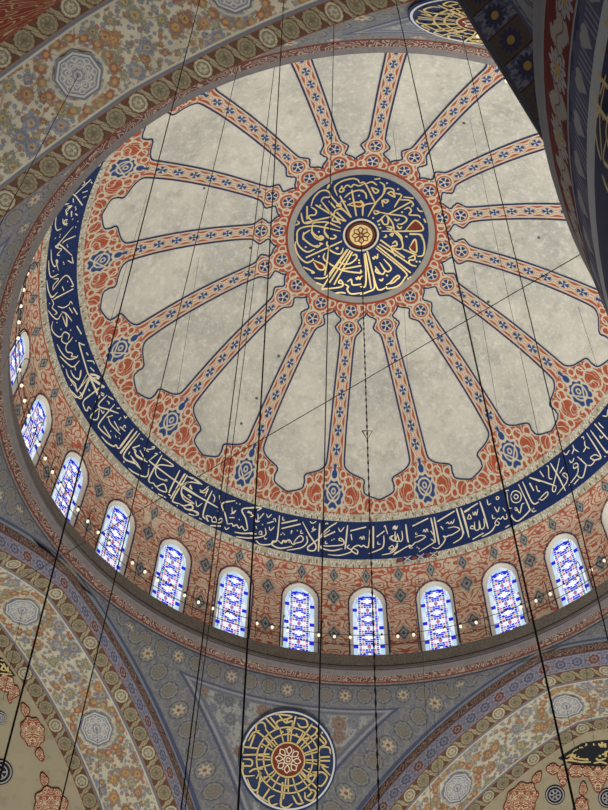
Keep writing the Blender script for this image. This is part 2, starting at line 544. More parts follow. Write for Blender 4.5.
# ------------------------------------------------------------------ material table
MT = {}
MT['plaster'] = material('dome_plaster', f_plaster, .85)
MT['rib'] = material('painted_rib', f_rib, .8)
MT['ribline'] = material('navy_outline', plain(srgb(40, 54, 92), .2), .8)
MT['cream'] = material('cream_paint', plain(srgb(214, 206, 182), .1), .8)
MT['drum'] = material('drum_arabesque', f_drum, .8)
MT['pale'] = material('pale_border', f_pale, .8)
MT['band'] = material('navy_field', f_band, .6)
MT['gold'] = material('gilt_lettering', plain(srgb(236, 226, 196), .08), .5)
MT['goldm'] = material('gilt_metal', plain(srgb(222, 198, 136), .12), .42, .3)
MT['grey'] = material('grey_plaster_rim', plain(srgb(154, 150, 140), .15), .8)
MT['redrim'] = material('red_rim', plain(srgb(146, 62, 42), .15), .8)
MT['maroon'] = material('maroon_fill', plain(srgb(118, 50, 34), .15), .7)
MT['floral'] = material('floral_soffit', f_floral(1.0), .85)
MT['chain'] = material('roundel_border', f_chain(1.0), .85)
MT['lav'] = material('lavender_face', f_lav(1.0), .85)
MT['redstrip'] = material('red_strip', f_redstrip(1.0), .85)
MT['redring'] = material('cornice_scroll', f_cornice_strip, .85)
MT['pend'] = material('pendentive_paint', f_pend, .85)
MT['carved'] = material('carved_grey', f_carved(), .85)
MT['mould'] = material('grey_moulding', plain(srgb(110, 104, 102), .3, 5.0), .8)
MT['mouldlt'] = material('light_moulding', plain(srgb(150, 148, 150), .2), .8)
MT['octagon'] = material('octagon_paint', f_octagon, .85)
MT['semi'] = material('semidome_plaster', f_semidome(1.0), .85)
MT['cart'] = material('cartouche_paint', f_cartouche, .85)
MT['reddark'] = material('red_arabesque', f_reddark, .85)
MT['stucco'] = material('window_stucco', plain(srgb(232, 226, 208), .06), .8)
MT['iron'] = material('dark_iron', plain(srgb(34, 30, 30), .2), .6)
MT['wire'] = material('thin_wire', plain(srgb(70, 66, 62), .2), .6)
MT['glass'] = emitter('stained_glass', f_glass, 1.05)
MT['bulb'] = emitter('bulb_glow', lambda: (1.0, .82, .62, 1), 1.35)
MT['black'] = material('black_field', plain(srgb(26, 28, 34), .2), .7)
MT['roundblue'] = material('roundel_navy', plain(srgb(38, 54, 88), .2), .6)
MT['white'] = material('white_ring', plain(srgb(206, 206, 204), .1), .7)

# ------------------------------------------------------------------ surfaces
def dome_z(r): return DC + math.sqrt(max(0, DR*DR - r*r))
def dome_pt(r, az, lift=0.0):
    z = dome_z(r); s = 1 - lift/DR
    return Vector((r*math.cos(az)*s, r*math.sin(az)*s, DC + (z-DC)*s))

def px_dir(x, y):
    return (FW + RT*((x-304)/FOC) + UP*((405-y)/FOC)).normalized()

def hit_dome(x, y, lift=.03):
    d = px_dir(x, y); o = CAM - Vector((0, 0, DC)); rr = DR - lift
    b = o.dot(d); q = b*b - (o.dot(o) - rr*rr)
    p = CAM + d*(-b + math.sqrt(q))
    return p, (Vector((0, 0, DC)) - p).normalized()

def arch_half(z, off=0.0):
    q = (RP+off)**2 - (z-ZB)**2
    return math.sqrt(q) - EE if q > EE*EE else 0.0
def arch_pt(w, off=0.0):
    """point of the pointed arch at parameter w in -1..1 (0 = crown): lateral s, height z"""
    th0 = math.asin(EE/(RP+off)); th = th0 + (PI/2 - th0)*abs(w)
    s = (RP+off)*math.sin(th) - EE; z = ZB + (RP+off)*math.cos(th)
    return (math.copysign(s, w) if w else 0.0), z
ARCLEN = RP*(PI/2 - math.asin(EE/RP))

def axes(az):
    n = Vector((math.cos(az), math.sin(az), 0)); return n, Vector((-n.y, n.x, 0))

def catmull(pts, n=6):
    if len(pts) < 3: return [Vector(p) for p in pts]
    P = [Vector(p) for p in pts]; P = [P[0]*2 - P[1]] + P + [P[-1]*2 - P[-2]]; out = []
    for i in range(1, len(P)-2):
        for k in range(n):
            t = k/n
            out.append(.5*((2*P[i]) + (P[i+1]-P[i-1])*t + (2*P[i-1]-5*P[i]+4*P[i+1]-P[i+2])*t*t + (3*P[i]-P[i-1]-3*P[i+1]+P[i+2])*t**3))
    out.append(P[-2]); return out

def ribbon(mb, pn, w, taper=True, mi=0):
    """flat brush stroke lying on a surface; pn = [(point, normal)]"""
    m = len(pn); base = len(mb.v)
    for i, (p, n) in enumerate(pn):
        t = pn[min(i+1, m-1)][0] - pn[max(i-1, 0)][0]
        if t.length < 1e-6: t = Vector((1, 0, 0))
        s = n.cross(t.normalized()).normalized()
        k = 1.0
        if taper and m > 2:
            e = min(i, m-1-i)/(m-1); k = min(1.0, .55 + e*3.0)
        mb.vert(p + s*(w*k/2), (i, 0)); mb.vert(p - s*(w*k/2), (i, 1))
    for i in range(m-1):
        mb.face([base+2*i, base+2*i+1, base+2*i+3, base+2*i+2], mi)

def disc(mb, p, n, r, k=10, mi=0):
    ref = Vector((0, 0, 1)) if abs(n.z) < .9 else Vector((1, 0, 0))
    x = n.cross(ref).normalized(); y = n.cross(x)
    c = mb.vert(p, (0, 0)); ids = []
    for i in range(k):
        a = 2*PI*i/k; ids.append(mb.vert(p + x*(r*math.cos(a)) + y*(r*math.sin(a)), (r*math.cos(a), r*math.sin(a))))
    for i in range(k): mb.face([c, ids[i], ids[(i+1) % k]], mi)

def strokes(mb, tile, data, hit, w=.055, dots=(), dr=.05, mi=0, wk=None):
    ox, oy, sc = tile
    for st in data:
        ww = w
        if isinstance(st[0], (int, float)): ww = w*st[0]; st = st[1:]
        c = catmull([(p[0], p[1], 0) for p in st], 5)
        ribbon(mb, [hit(ox + p.x/sc, oy + p.y/sc) for p in c], ww, True, mi)
    for (x, y) in dots:
        p, n = hit(ox + x/sc, oy + y/sc); disc(mb, p, n, dr, 6, mi)

def fillpoly(mb, tile, pts, hit, mi):
    ox, oy, sc = tile
    c = [mb.vert(hit(ox + x/sc, oy + y/sc)[0]) for (x, y) in pts]
    mb.face(c, mi)
# %%PART2%%
# ================================================================== THE DOME
dome = MB()
dome.grid(lin(0, 10.5, 40), lin(0, 2*PI, 144), lambda r, a: dome_pt(max(r, .001), a), lambda r, a: (r, a))
o = dome.build('ceiling', MT['plaster'])
tag(o, 'grey plastered shell of the great dome between the painted ribs', kind='structure')

CLOCK = ['half past nine, its foot touching the near arch', 'nine, level, on the left side',
         'eight, in the left of the dome', 'half past seven, between lower left windows and roundel', 'seven, just left of the two lowest ribs',
         'just past six, left one of the two lowest ribs', 'half past five, right one of the two lowest ribs', 'just before five, above the small blue rosette',
         'four, its foot near the right edge of the photo', 'half past three, cut off by the dark pier', 'just before three, level, ending at the dark pier',
         'two, ending at the dark daisy arch', 'half past one, rising to the upper right', 'just past noon, nearly upright',
         'half past eleven, at the top left of the roundel', 'half past ten, ending under the near arch']
# half width of a rib (metres, to its blue outline) against distance from the dome axis
PROF = [(3.05, .62), (3.30, .655), (3.45, .672), (3.53, .64), (3.60, .57), (3.68, .44), (3.76, .36), (3.86, .385), (3.93, .47), (4.0, .50), (4.06, .555), (4.12, .565),
        (4.19, .52), (4.27, .44), (4.36, .36), (4.48, .325), (4.75, .312), (5.1, .308), (5.8, .318), (6.6, .328), (7.4, .336), (8.1, .345), (8.6, .36), (8.9, .37),
        (9.06, .39), (9.14, .43), (9.22, .52), (9.29, .64), (9.35, .80), (9.40, .97), (9.43, 1.07), (9.47, 1.20), (9.53, 1.28), (9.59, 1.29), (9.66, 1.265), (9.73, 1.265), (9.80, 1.285), (9.86, 1.295),
        (9.91, 1.35), (9.95, 1.44), (9.99, 1.56), (10.03, 1.72), (10.06, 1.84), (10.08, 1.93)]
HALF = PI/16
def rib_half(r):
    for (a, x), (b, y) in zip(PROF, PROF[1:]):
        if a <= r <= b: return x + (y-x)*(r-a)/(b-a)
    return r*HALF
stations = sorted(set([p[0] for p in PROF] + lin(4.5, 9.0, 30) + [10.09, 10.12, 10.2, 10.3, 10.4, 10.47] + lin(9.2, 9.95, 16)))
for k in range(16):
    az = R_(214.0 - 22.5*k)
    def hw(r): return min(rib_half(r), r*HALF) if r < 10.085 else r*HALF
    m = MB()
    m.grid(stations, lin(-1, 1, 16), lambda r, t: dome_pt(r, az + t*hw(r)/r, .02),
           lambda r, t: (r, t*hw(r)), lambda r, t: (t, hw(r)))
    rib = m.build('painted_rib', MT['rib'])
    tag(rib, 'painted dome rib pointing to ' + CLOCK[k], 'dome rib', 'painted ribs of the dome')
    ln = MB()
    for sg in (-1, 1):
        pts = [(dome_pt(r, az + sg*w/r, .04), r) for r, w in PROF if r > 3.40] + [(dome_pt(10.085, az + sg*HALF, .04), 10.085)]
        pn = [(p, (Vector((0, 0, DC)) - p).normalized()) for p, r in pts]
        ribbon(ln, pn, .062, False)
    ln.build('outline', MT['ribline'], rib)

# ------------------------------------------------ centre roundel
M1 = [[(405,195),(385,130),(440,85),(520,65),(560,75),(575,100)], [(450,145),(480,115),(510,130),(530,110),(570,120),(608,105)], [(420,152),(440,135),(455,155),(430,168),(418,152)],
 [(205,275),(225,215),(270,165),(320,155),(350,180),(345,205),(300,210),(280,240)], [(350,190),(410,260),(510,360)], [(205,280),(245,310),(235,340),(195,345),(190,365),(215,385)],
 [(240,265),(370,345)], [(285,240),(375,345),(460,390)], [(340,235),(390,290)], [(425,195),(510,360)], [(460,210),(500,175),(560,155),(608,155)], [(430,240),(470,240)], [(515,150),(550,350)],
 [(480,265),(540,245),(600,250),(590,275),(540,275),(480,262)], [(130,325),(140,380),(160,405),(215,400)], [(175,275),(175,375)], [(160,400),(360,355)], [(375,360),(370,385),(430,400)],
 [(375,355),(390,310),(430,295),(470,320)], [(390,355),(430,410)], [(400,320),(470,390)], [(100,532),(100,475),(130,440),(220,425),(300,435),(430,465)], [(145,532),(150,490),(200,455)],
 [(215,425),(215,470),(260,510),(300,520),(280,500),(262,512)], [(310,430),(310,480),(340,520)], [(215,420),(230,400),(300,395),(340,400),(430,440)], [(310,430),(330,405),(360,400)],
 [(100,385),(115,405),(85,420)], [(340,110),(330,140),(365,90)], [(400,265),(425,255),(430,275),(405,275),(400,262)]]
M2 = [[(0,100),(40,105),(120,260)], [(45,105),(90,90),(130,115)], [(150,90),(185,120),(175,185),(120,250),(60,355)], [(85,130),(140,155),(115,175),(85,130)], [(110,70),(155,65)],
 [(180,185),(200,140),(250,145),(260,175)], [(205,175),(265,205),(240,165),(205,178)], [(255,175),(315,190),(290,235),(260,285)], [(290,225),(375,230),(405,260),(390,280)], [(390,240),(215,335)],
 [(335,300),(370,285),(390,310),(375,340),(440,345),(460,365)], [(175,225),(215,230),(195,250),(170,230),(175,280)], [(110,305),(145,320),(115,335),(105,310)], [(145,320),(220,335),(330,350),(355,380),(320,410),(285,410)],
 [(195,340),(165,370),(180,410),(210,410),(215,370),(200,345)], [(205,345),(245,400),(260,460)], [(200,430),(240,435),(235,455),(205,445)], [(165,465),(340,465),(470,460),(470,420),(430,385),(400,395),(345,460)],
 [(225,490),(250,480),(245,500),(225,490)], [(265,460),(310,500),(320,532)], [(375,490),(460,490),(475,530)], [(435,285),(450,310),(480,315)], [(485,370),(500,400)], [(330,205),(410,215)],
 [(0,155),(40,175),(50,220)], [(20,350),(30,270),(110,250)], [(0,230),(20,250),(10,280)], [(260,370),(280,385),(300,370)], [(280,420),(300,445),(320,430)], [(130,395),(165,370)]]
M3 = [[(100,0),(105,90),(170,150),(235,130)], [(90,70),(85,110),(110,180),(165,230),(210,220),(225,200)], [(225,215),(300,250),(300,285),(260,280),(225,230)], [(150,0),(150,50),(220,105),(260,100)],
 [(205,0),(240,45),(280,60),(300,45),(285,30),(270,50)], [(310,0),(345,45),(380,50),(395,35),(375,20)], [(165,195),(440,70)], [(330,100),(340,130),(400,165),(435,160),(450,120)], [(345,110),(310,330)],
 [(310,160),(300,195),(330,230),(440,290),(585,310),(582,285)], [(430,285),(590,255)], [(490,130),(300,410),(320,430),(420,420),(450,400),(430,365),(415,385),(445,395)], [(505,140),(345,385)], [(520,150),(380,400)],
 [(520,180),(545,170),(550,200),(500,240),(440,240),(420,215)], [(230,350),(300,350),(350,310),(480,130)], [(245,385),(295,405)], [(460,395),(490,415),(480,435),(510,470),(600,460)], [(480,380),(510,360),(520,400),(560,400),(590,395)],
 [(545,345),(555,360),(565,340),(575,360),(585,335)], [(145,265),(200,290),(230,310),(205,310)], [(390,465),(430,460),(470,465)], [(230,105),(255,115),(290,85)], [(330,70),(325,95),(345,110)], [(390,125),(410,120),(400,135)]]
M4 = [[(30,165),(45,300),(40,410),(0,415)], [(40,160),(85,430)], [(55,160),(60,165),(120,400),(150,440),(200,420)], [(0,475),(60,455),(110,425),(100,340)], [(180,205),(235,270),(220,300),(190,290),(150,230)],
 [(190,295),(175,320),(150,310),(115,260)], [(150,320),(120,300),(125,275)], [(95,190),(105,205),(115,185),(130,200),(135,165)], [(120,120),(340,300),(340,350),(290,410),(210,430),(200,410)], [(130,105),(385,310)],
 [(145,90),(300,190),(390,250),(430,260)], [(155,60),(340,195)], [(200,400),(230,385),(260,350),(290,330),(300,345),(280,360),(260,380),(230,395)], [(245,90),(270,70),(280,100),(240,110),(245,140),(270,185)],
 [(380,110),(420,55),(430,150),(390,140),(375,115)], [(375,10),(460,25),(490,100),(480,175),(435,185)], [(325,130),(430,175)], [(365,200),(410,180),(415,210),(375,215),(380,245),(420,260)], [(260,0),(310,50),(325,110),(300,130),(250,120)],
 [(180,40),(200,35),(195,20)], [(225,20),(245,25),(255,5)], [(20,330),(10,345)], [(0,300),(10,300)], [(145,360),(165,370),(175,350)]]
rd = MB()
rd.grid(lin(0, 2.74, 8), lin(0, 2*PI, 72), lambda r, a: dome_pt(max(r, .001), a, .03))
ro = rd.build('calligraphy_roundel', MT['band'])
tag(ro, 'navy calligraphy roundel with gilt letters at the crown of the dome', 'roundel')
def annulus(r0, r1, lift, mat, name, parent, n=96, thick=0.0):
    m = MB(); m.grid(lin(r0, r1, 2), lin(0, 2*PI, n), lambda r, a: dome_pt(r, a, lift), lambda r, a: (a*r1, r - (r0+r1)/2))
    return m.build(name, mat, parent)
annulus(2.74, 2.985, .05, MT['grey'], 'rim', ro); annulus(2.985, 3.055, .05, MT['redrim'], 'edge_ring', ro)
hd = lambda x, y: hit_dome(x, y, .07)
lt = MB()
DOT = {1: [(265,470),(275,270),(500,220),(570,195),(440,125)], 2: [(205,100),(290,145),(320,320),(100,365),(350,505),(145,415),(155,440)],
       3: [(165,115),(265,185),(275,85),(290,90),(570,215),(572,235)], 4: [(355,35),(430,225),(455,225),(365,355),(382,345),(205,330)]}
for i, (tl, st) in enumerate((((284,170,7.6), M1), ((360,170,7.6), M2), ((284,232,7.6), M3), ((360,232,7.6), M4))):
    strokes(lt, tl, st, hd, .066, DOT[i+1], .045)
hm = lambda x, y: hit_dome(x, y, .055)
fillpoly(lt, (284,170,7.6), [(490,264),(540,250),(600,253),(588,272),(540,272)], hm, 1)
fillpoly(lt, (360,170,7.6), [(350,458),(400,400),(430,390),(465,420),(465,455)], hm, 1)
fillpoly(lt, (284,232,7.6), [(230,225),(298,250),(298,280),(260,275)], hm, 1)
fillpoly(lt, (360,232,7.6), [(382,110),(416,65),(426,145),(390,135)], hm, 1)
lt.build('lettering', [MT['goldm'], MT['maroon']], ro)
bo = MB(); bo.grid(lin(.05, .74, 3), lin(0, 2*PI, 40), lambda r, a: dome_pt(r, a, .06)); bs = bo.build('boss', MT['black'], ro)
annulus(.66, .74, .09, MT['cream'], 'boss_ring', bs, 40); annulus(.50, .57, .09, MT['maroon'], 'boss_ring', bs, 40); annulus(.40, .47, .10, MT['goldm'], 'boss_ring', bs, 40)
fl = MB()
for k in range(8):
    a = k*PI/4
    pts = [dome_pt(.05 + .32*t, a + .45*math.sin(t*PI), .11) for t in (0, .25, .5, .75, 1)] + [dome_pt(.05 + .32*t, a - .45*math.sin(t*PI), .11) for t in (.75, .5, .25, .05)]
    ribbon(fl, [(p, Vector((0, 0, -1))) for p in pts], .05, False)
annulus(.02, .40, .10, MT['goldm'], 'boss_cap', bs, 40)
fl.build('boss_tracery', MT['maroon'], bs)

# ------------------------------------------------ inscription band
bd = MB(); bd.grid(lin(10.65, 11.55, 6), lin(0, 2*PI, 180), lambda r, a: dome_pt(r, a, .01), lambda r, a: (a*11.1, r))
band = bd.build('calligraphy_band', MT['band'])
tag(band, 'navy band of cream Arabic calligraphy running around the dome above the windows', 'frieze')
annulus(10.45, 10.66, .012, MT['pale'], 'border', band, 180); annulus(11.54, 11.71, .012, MT['pale'], 'border', band, 180)
T1 = [[1.3,(10,590),(100,615),(215,655)],[(215,655),(205,695),(185,680),(210,580),(240,440)],[1.3,(170,480),(230,580),(285,690)],[(300,600),(265,570),(275,555),(300,575),(290,630),(220,720)],[(90,540),(120,585)],
 [(140,500),(155,510),(160,590),(185,600)],[(240,555),(270,510)],[(345,490),(370,480),(380,500),(350,520),(345,495)],[(380,500),(375,560),(310,650)],[(350,640),(385,600)],[1.2,(375,430),(430,480),(440,500),(420,580),(395,590),(375,570)],
 [(440,495),(480,495),(505,460),(475,440),(510,415),(550,435)],[1.3,(445,250),(550,420),(530,450),(490,460)],[1.3,(475,230),(590,390),(608,385)],[1.2,(505,180),(608,300)],[(535,170),(550,190),(575,215)],[(565,120),(600,120),(605,70)],
 [(545,270),(555,290),(575,270)],[(270,400),(290,415),(315,380)],[(340,340),(350,370),(385,395)],[(335,410),(350,370)],[(405,285),(420,280),(425,300)],[(430,310),(435,350),(470,370)],[(420,395),(440,360)],
 [(315,455),(325,475),(340,465),(350,440)],[(10,630),(45,690)],[(60,650),(75,690),(90,690)],[(80,760),(140,700),(150,720),(110,760),(85,750)]]
T2 = [[1.3,(445,260),(525,435),(520,470),(440,540),(395,510),(395,490)],[1.3,(475,240),(550,400),(600,395)],[(530,250),(560,310)],[(580,270),(590,310),(608,315)],[1.2,(535,210),(608,240)],[(412,442),(430,440),(432,460),(415,452)],
 [(430,440),(455,478),(470,415),(490,405)],[(545,450),(555,470),(580,460)],[(375,570),(345,590)],[(352,485),(358,515),(340,525),(325,505),(310,525),(290,520),(265,555),(285,572),(298,555),(280,540)],[1.2,(270,570),(235,620),(165,660)],
 [(205,375),(215,415),(235,405)],[(275,355),(290,355),(295,370),(278,375),(275,355)],[(260,430),(285,470),(300,430)],[(325,440),(345,465)],[(345,310),(370,305)],[.8,(355,310),(365,400),(375,440),(395,440)],[(245,490),(250,520),(270,515)],
 [1.5,(150,390),(180,480),(215,600)],[1.2,(30,470),(135,405)],[1.5,(5,440),(35,540),(70,665)],[(180,520),(185,580),(160,600),(145,535)],[(145,535),(145,600),(115,605),(110,545)],[(110,600),(80,595),(90,575),(110,590)],[1.1,(95,680),(180,630)],
 [(55,525),(85,520),(70,490),(55,525)],[(95,470),(105,495),(115,470),(125,495),(135,450)],[(0,560),(20,620),(15,660),(0,680)],
 [(385,355),(397,322),(425,310),(455,325),(465,355),(455,388),(425,400),(397,388),(385,355)],[(407,355),(425,337),(443,355),(425,373),(407,355)]]
T3 = [[1.5,(505,140),(560,330)],[1.1,(560,330),(535,370),(480,405)],[1.5,(540,140),(575,250),(600,360)],[1.1,(440,290),(490,280),(530,300),(470,340),(445,345),(430,355),(405,350),(420,370),(400,410),(360,445),(320,435)],[1.5,(310,210),(330,300),(345,400)],
 [1.5,(335,205),(355,310),(375,415)],[1.3,(170,275),(290,215)],[1.3,(360,240),(490,160)],[1.2,(565,170),(608,145)],[(425,255),(440,245),(450,260)],[(455,260),(465,240),(475,255),(490,220)],[(385,275),(405,300)],[(310,370),(335,395),(300,420),(220,470)],
 [(190,360),(230,345),(270,355),(220,390),(190,400),(165,425),(148,418),(150,440),(175,440)],[1.1,(165,430),(130,430),(25,495)],[1.5,(120,260),(130,350),(140,400)],[(200,320),(195,335),(210,335)],[(250,320),(260,300),(270,320),(280,295),(290,320)],
 [(90,310),(95,370),(75,390),(55,330)],[(70,385),(45,390),(35,340)],[(40,390),(10,370),(20,345),(0,360)],[(20,300),(30,275),(40,300),(50,275)],[1.1,(60,400),(40,440),(0,470)],[(310,310),(330,340)]]
T4 = [[1.5,(405,200),(405,365)],[1.3,(380,200),(370,340),(355,360),(330,345),(315,355),(295,345),(270,350),(250,365),(240,385),(280,410),(285,385),(250,365)],[1.1,(225,340),(205,360),(230,375),(235,395),(150,420),(60,415)],[1.3,(230,235),(350,205)],
 [1.5,(210,190),(200,290),(190,375)],[1.3,(170,370),(90,385),(10,365),(10,345)],[1.2,(15,345),(60,350),(170,340),(180,310),(155,290),(145,305),(175,315)],[(45,310),(40,330),(60,330)],[1.2,(0,275),(60,215),(130,170)],[1.3,(30,280),(115,240)],
 [(140,210),(155,240),(185,205)],[(235,260),(243,305)],[(300,295),(310,280),(320,300),(330,275),(340,300)],[(40,185),(52,175),(62,185)],[1.2,(485,270),(485,330),(465,370),(370,408)],[1.1,(430,280),(490,235)],[(440,315),(440,335),(460,335)],
 [(485,205),(495,195),(500,215),(515,260)],[(590,260),(570,310),(540,300),(530,285),(560,270)],[1.2,(570,240),(575,310),(608,310)],[(530,360),(550,345),(560,370),(525,370),(530,355)],[1.1,(585,330),(585,360),(545,400),(470,418)],[1.1,(565,405),(608,385)],
 [(560,220),(570,195),(580,220),(590,195)]]
T5 = [[1.6,(530,215),(525,320),(520,430)],[1.4,(400,205),(450,300),(500,380),(490,420),(445,420),(440,395),(480,365),(608,265)],[(455,200),(475,215),(505,200)],[(485,240),(475,260),(500,260),(465,280)],[1.2,(430,310),(435,360),(390,400),(280,420)],
 [1.1,(335,380),(340,350),(380,310),(405,330),(390,355),(350,365),(325,375),(300,340),(275,350),(255,345),(240,370),(215,345)],[(310,280),(320,270),(310,295)],[(390,265),(385,290),(405,290)],[1.5,(225,155),(205,340),(175,350),(170,380),(230,405),(320,390)],
 [1.3,(240,215),(360,190)],[1.3,(240,255),(385,220)],[(250,165),(250,190),(265,190)],[(215,350),(240,365),(250,345),(270,360),(290,340),(300,365)],[1.1,(115,250),(120,300),(75,320),(50,320)],[(65,285),(85,275),(90,300),(65,295)],
 [1.3,(45,345),(80,375),(150,375),(200,345)],[(145,240),(155,270),(185,240)],[(125,145),(140,170),(165,145)],[1.1,(130,215),(180,200)],[(175,185),(190,180),(195,205)],[1.3,(0,95),(85,95),(55,120)],[(60,140),(60,190),(30,205)],[(0,130),(20,160),(0,165)],
 [(70,180),(105,140)],[(110,320),(115,335),(130,330)],[1.2,(0,295),(50,295)],[1.2,(0,325),(50,325)],[(45,235),(50,255)]]
T6 = [[1.3,(65,90),(110,105),(170,150)],[1.3,(160,145),(70,130),(20,170),(10,220),(40,270),(110,295)],[1.5,(15,170),(150,245),(290,325)],[1.3,(40,65),(0,130)],[1.3,(55,75),(10,160)],[(80,150),(75,170),(95,185)],[(60,230),(85,240),(70,250)],
 [(120,270),(130,315),(170,290)],[(150,185),(170,200),(220,160)],[(150,205),(190,210),(215,180),(190,240)],[1.5,(245,195),(200,290),(175,380),(190,410)],[1.1,(190,400),(215,430),(200,385),(240,400),(245,430),(280,430),(265,395),(250,405)],[1.3,(300,230),(305,290)],
 [(250,220),(265,250),(255,285)],[1.1,(270,435),(300,440),(325,420),(310,405),(295,420)],[1.4,(420,270),(320,295),(345,380),(360,450)],[1.2,(360,450),(395,445),(405,465),(430,455),(450,480),(470,465),(490,495),(515,490)],[1.4,(608,325),(475,335),(500,410),(515,490)],
 [(395,320),(400,370),(425,345),(385,375)],[1.1,(375,400),(415,400)],[(340,470),(350,490),(375,475)],[1.3,(415,510),(480,520),(560,515)],[1.3,(425,545),(520,555),(608,550)],[1.3,(230,460),(310,465)],[(510,360),(545,365),(515,350),(560,385)],
 [1.2,(0,300),(40,310),(80,295),(100,320),(85,345),(50,335),(20,310)],[1.1,(85,345),(130,355),(140,375),(115,385)],[1.1,(65,370),(110,385)],[(560,380),(580,430),(608,425)]]
T7 = [[1.3,(95,0),(0,125)],[1.3,(125,15),(0,175)],[1.3,(150,25),(35,170),(40,225),(110,250),(165,305)],[(85,200),(120,260),(165,300)],[(95,140),(150,115)],[1.1,(100,145),(120,155),(125,200),(210,245)],[(150,155),(190,225)],[1.3,(65,290),(110,325),(200,355),(220,290)],
 [(180,135),(215,148),(260,140)],[(185,150),(220,165)],[1.5,(320,190),(260,290),(220,370),(225,400)],[1.2,(225,400),(255,405),(275,430),(330,410),(350,440),(350,470),(300,455),(275,430)],[(230,225),(260,200),(285,180),(262,178)],[1.4,(225,225),(240,250),(420,385),(608,510)],
 [1.2,(320,215),(360,235),(405,275),(300,265),(270,310),(290,360),(360,390)],[(345,375),(360,380)],[1.5,(455,305),(375,470),(385,500)],[1.4,(490,335),(385,520)],[1.4,(510,345),(405,520),(415,550),(450,560)],[1.2,(510,350),(600,400),(520,395),(475,430),(475,490),(560,555)],
 [1.2,(450,560),(480,575),(540,570),(550,600),(500,600),(480,575)],[1.1,(550,610),(600,640)],[1.1,(290,485),(350,515)],[(535,420),(545,445)],[(515,490),(540,505)],[(240,130),(262,128),(255,145)],[(65,185),(75,165)]]
T8 = [[1.4,(485,445),(380,590),(350,570),(330,580),(280,550),(240,505)],[1.4,(510,465),(385,635)],[1.3,(530,480),(415,630),(425,680),(510,720),(540,760)],[(460,650),(520,720)],[(475,590),(530,575)],[1.1,(490,600),(500,640),(590,700)],[(530,610),(560,660)],
 [1.3,(340,260),(225,400),(230,450),(310,520)],[1.1,(255,425),(310,515)],[(280,360),(325,345)],[1.1,(290,360),(310,410),(385,490)],[(335,390),(375,460)],[1.3,(280,190),(215,270),(290,300),(370,330)],[1.2,(225,270),(210,370),(165,370),(160,345),(220,290)],
 [1.2,(150,60),(260,135)],[1.2,(260,120),(110,225),(110,290),(130,310),(140,280),(160,300)],[1.1,(155,70),(220,215)],[1.1,(0,150),(70,215),(95,200),(75,180)],[1.1,(90,205),(150,70)],[1.1,(0,75),(50,140),(60,160),(130,30)],[1.1,(10,20),(40,60),(70,70),(80,0)],
 [1.1,(150,30),(190,35),(230,55)],[(145,60),(220,60)],[(290,200),(330,225)],[(280,235),(300,250),(290,260)],[(355,290),(380,290)],[(410,345),(420,365),(435,350)],[(380,430),(420,465)],[(400,440),(415,420),(425,440)],[(235,300),(250,330),(260,310)],[(140,145),(150,160)],[(345,495),(350,515)],[(235,170),(260,185)]]
T9 = [[1.1,(65,10),(85,55),(130,15)],[1.1,(120,55),(220,5)],[(85,65),(100,100),(90,130),(110,150),(125,170),(105,180)],[1.1,(60,150),(95,195),(130,215),(160,170)],[(160,160),(190,180),(195,270)],[(165,190),(195,270),(200,200)],[(185,165),(215,200),(235,230)],
 [(130,120),(170,130),(210,110),(225,85),(240,105)],[(215,130),(240,170)],[1.2,(245,130),(275,180)],[1.3,(270,265),(305,325)],[1.1,(95,230),(85,280),(110,325),(150,345),(180,310),(215,330),(205,365)],[(165,340),(160,375),(195,395),(225,370),(240,345)],
 [1.1,(215,375),(190,420),(200,455),(235,460)],[(215,455),(240,470),(230,490),(265,490)],[1.1,(125,400),(165,470),(215,510),(270,495),(275,480)],[1.1,(145,485),(200,540),(245,565),(290,520)],[1.5,(285,385),(300,440),(345,590),(360,630)],[(285,385),(310,400),(330,405)],
 [1.5,(360,625),(440,790)],[1.2,(365,630),(475,715)],[1.2,(190,580),(210,640),(260,690),(275,740),(360,640)],[1.1,(225,590),(250,640),(290,650),(305,590)],[1.1,(215,720),(260,790),(310,770),(290,750)],[1.1,(305,780),(360,650)],[1.2,(460,700),(330,805)],
 [(345,520),(390,525),(400,545)],[(370,570),(400,600)],[(340,460),(355,480)],[(255,560),(262,590)],[(370,625),(410,632),(435,650),(415,655)],[(450,770),(470,780)]]
T10 = [[1.1,(175,120),(165,200),(180,245),(215,230)],[1.2,(310,215),(190,355),(165,375),(185,385),(200,360),(300,450)],[1.1,(330,290),(250,325),(220,350)],[1.1,(130,400),(135,490),(160,540),(185,500),(170,490),(190,570)],[(180,390),(215,400),(180,440),(200,450)],
 [1.1,(110,490),(115,580),(135,625),(190,600)],[(150,640),(190,640),(150,690),(145,730)],[1.1,(145,730),(250,610),(310,690),(290,700)],[1.2,(95,650),(110,740),(140,785),(180,750)],[1.1,(150,805),(310,720)],[(300,460),(310,515)],[(265,490),(300,510)],
 [(230,170),(260,160),(240,200),(230,180)],[(260,50),(300,50),(250,80),(265,115)],[(240,0),(230,30),(275,30)],[(300,90),(295,130)],[(220,700),(235,735)],[(225,150),(230,190),(260,205)],[(325,110),(345,125)]]
T11 = [[(240,380),(260,400),(250,385)],[1.2,(265,382),(400,255)],[1.1,(260,390),(325,480)],[(330,255),(345,290),(320,310)],[(265,300),(265,345)],[(325,370),(370,355)],[(330,415),(360,400)],[(155,405),(165,470),(210,465)],[(200,500),(230,490),(185,540),(190,570)],
 [(180,600),(165,640),(200,640)],[(490,85),(480,130),(465,140)],[(390,170),(410,180),(430,170)],[(400,275),(410,290)],[(245,420),(247,455)],[(228,530),(230,580)]]
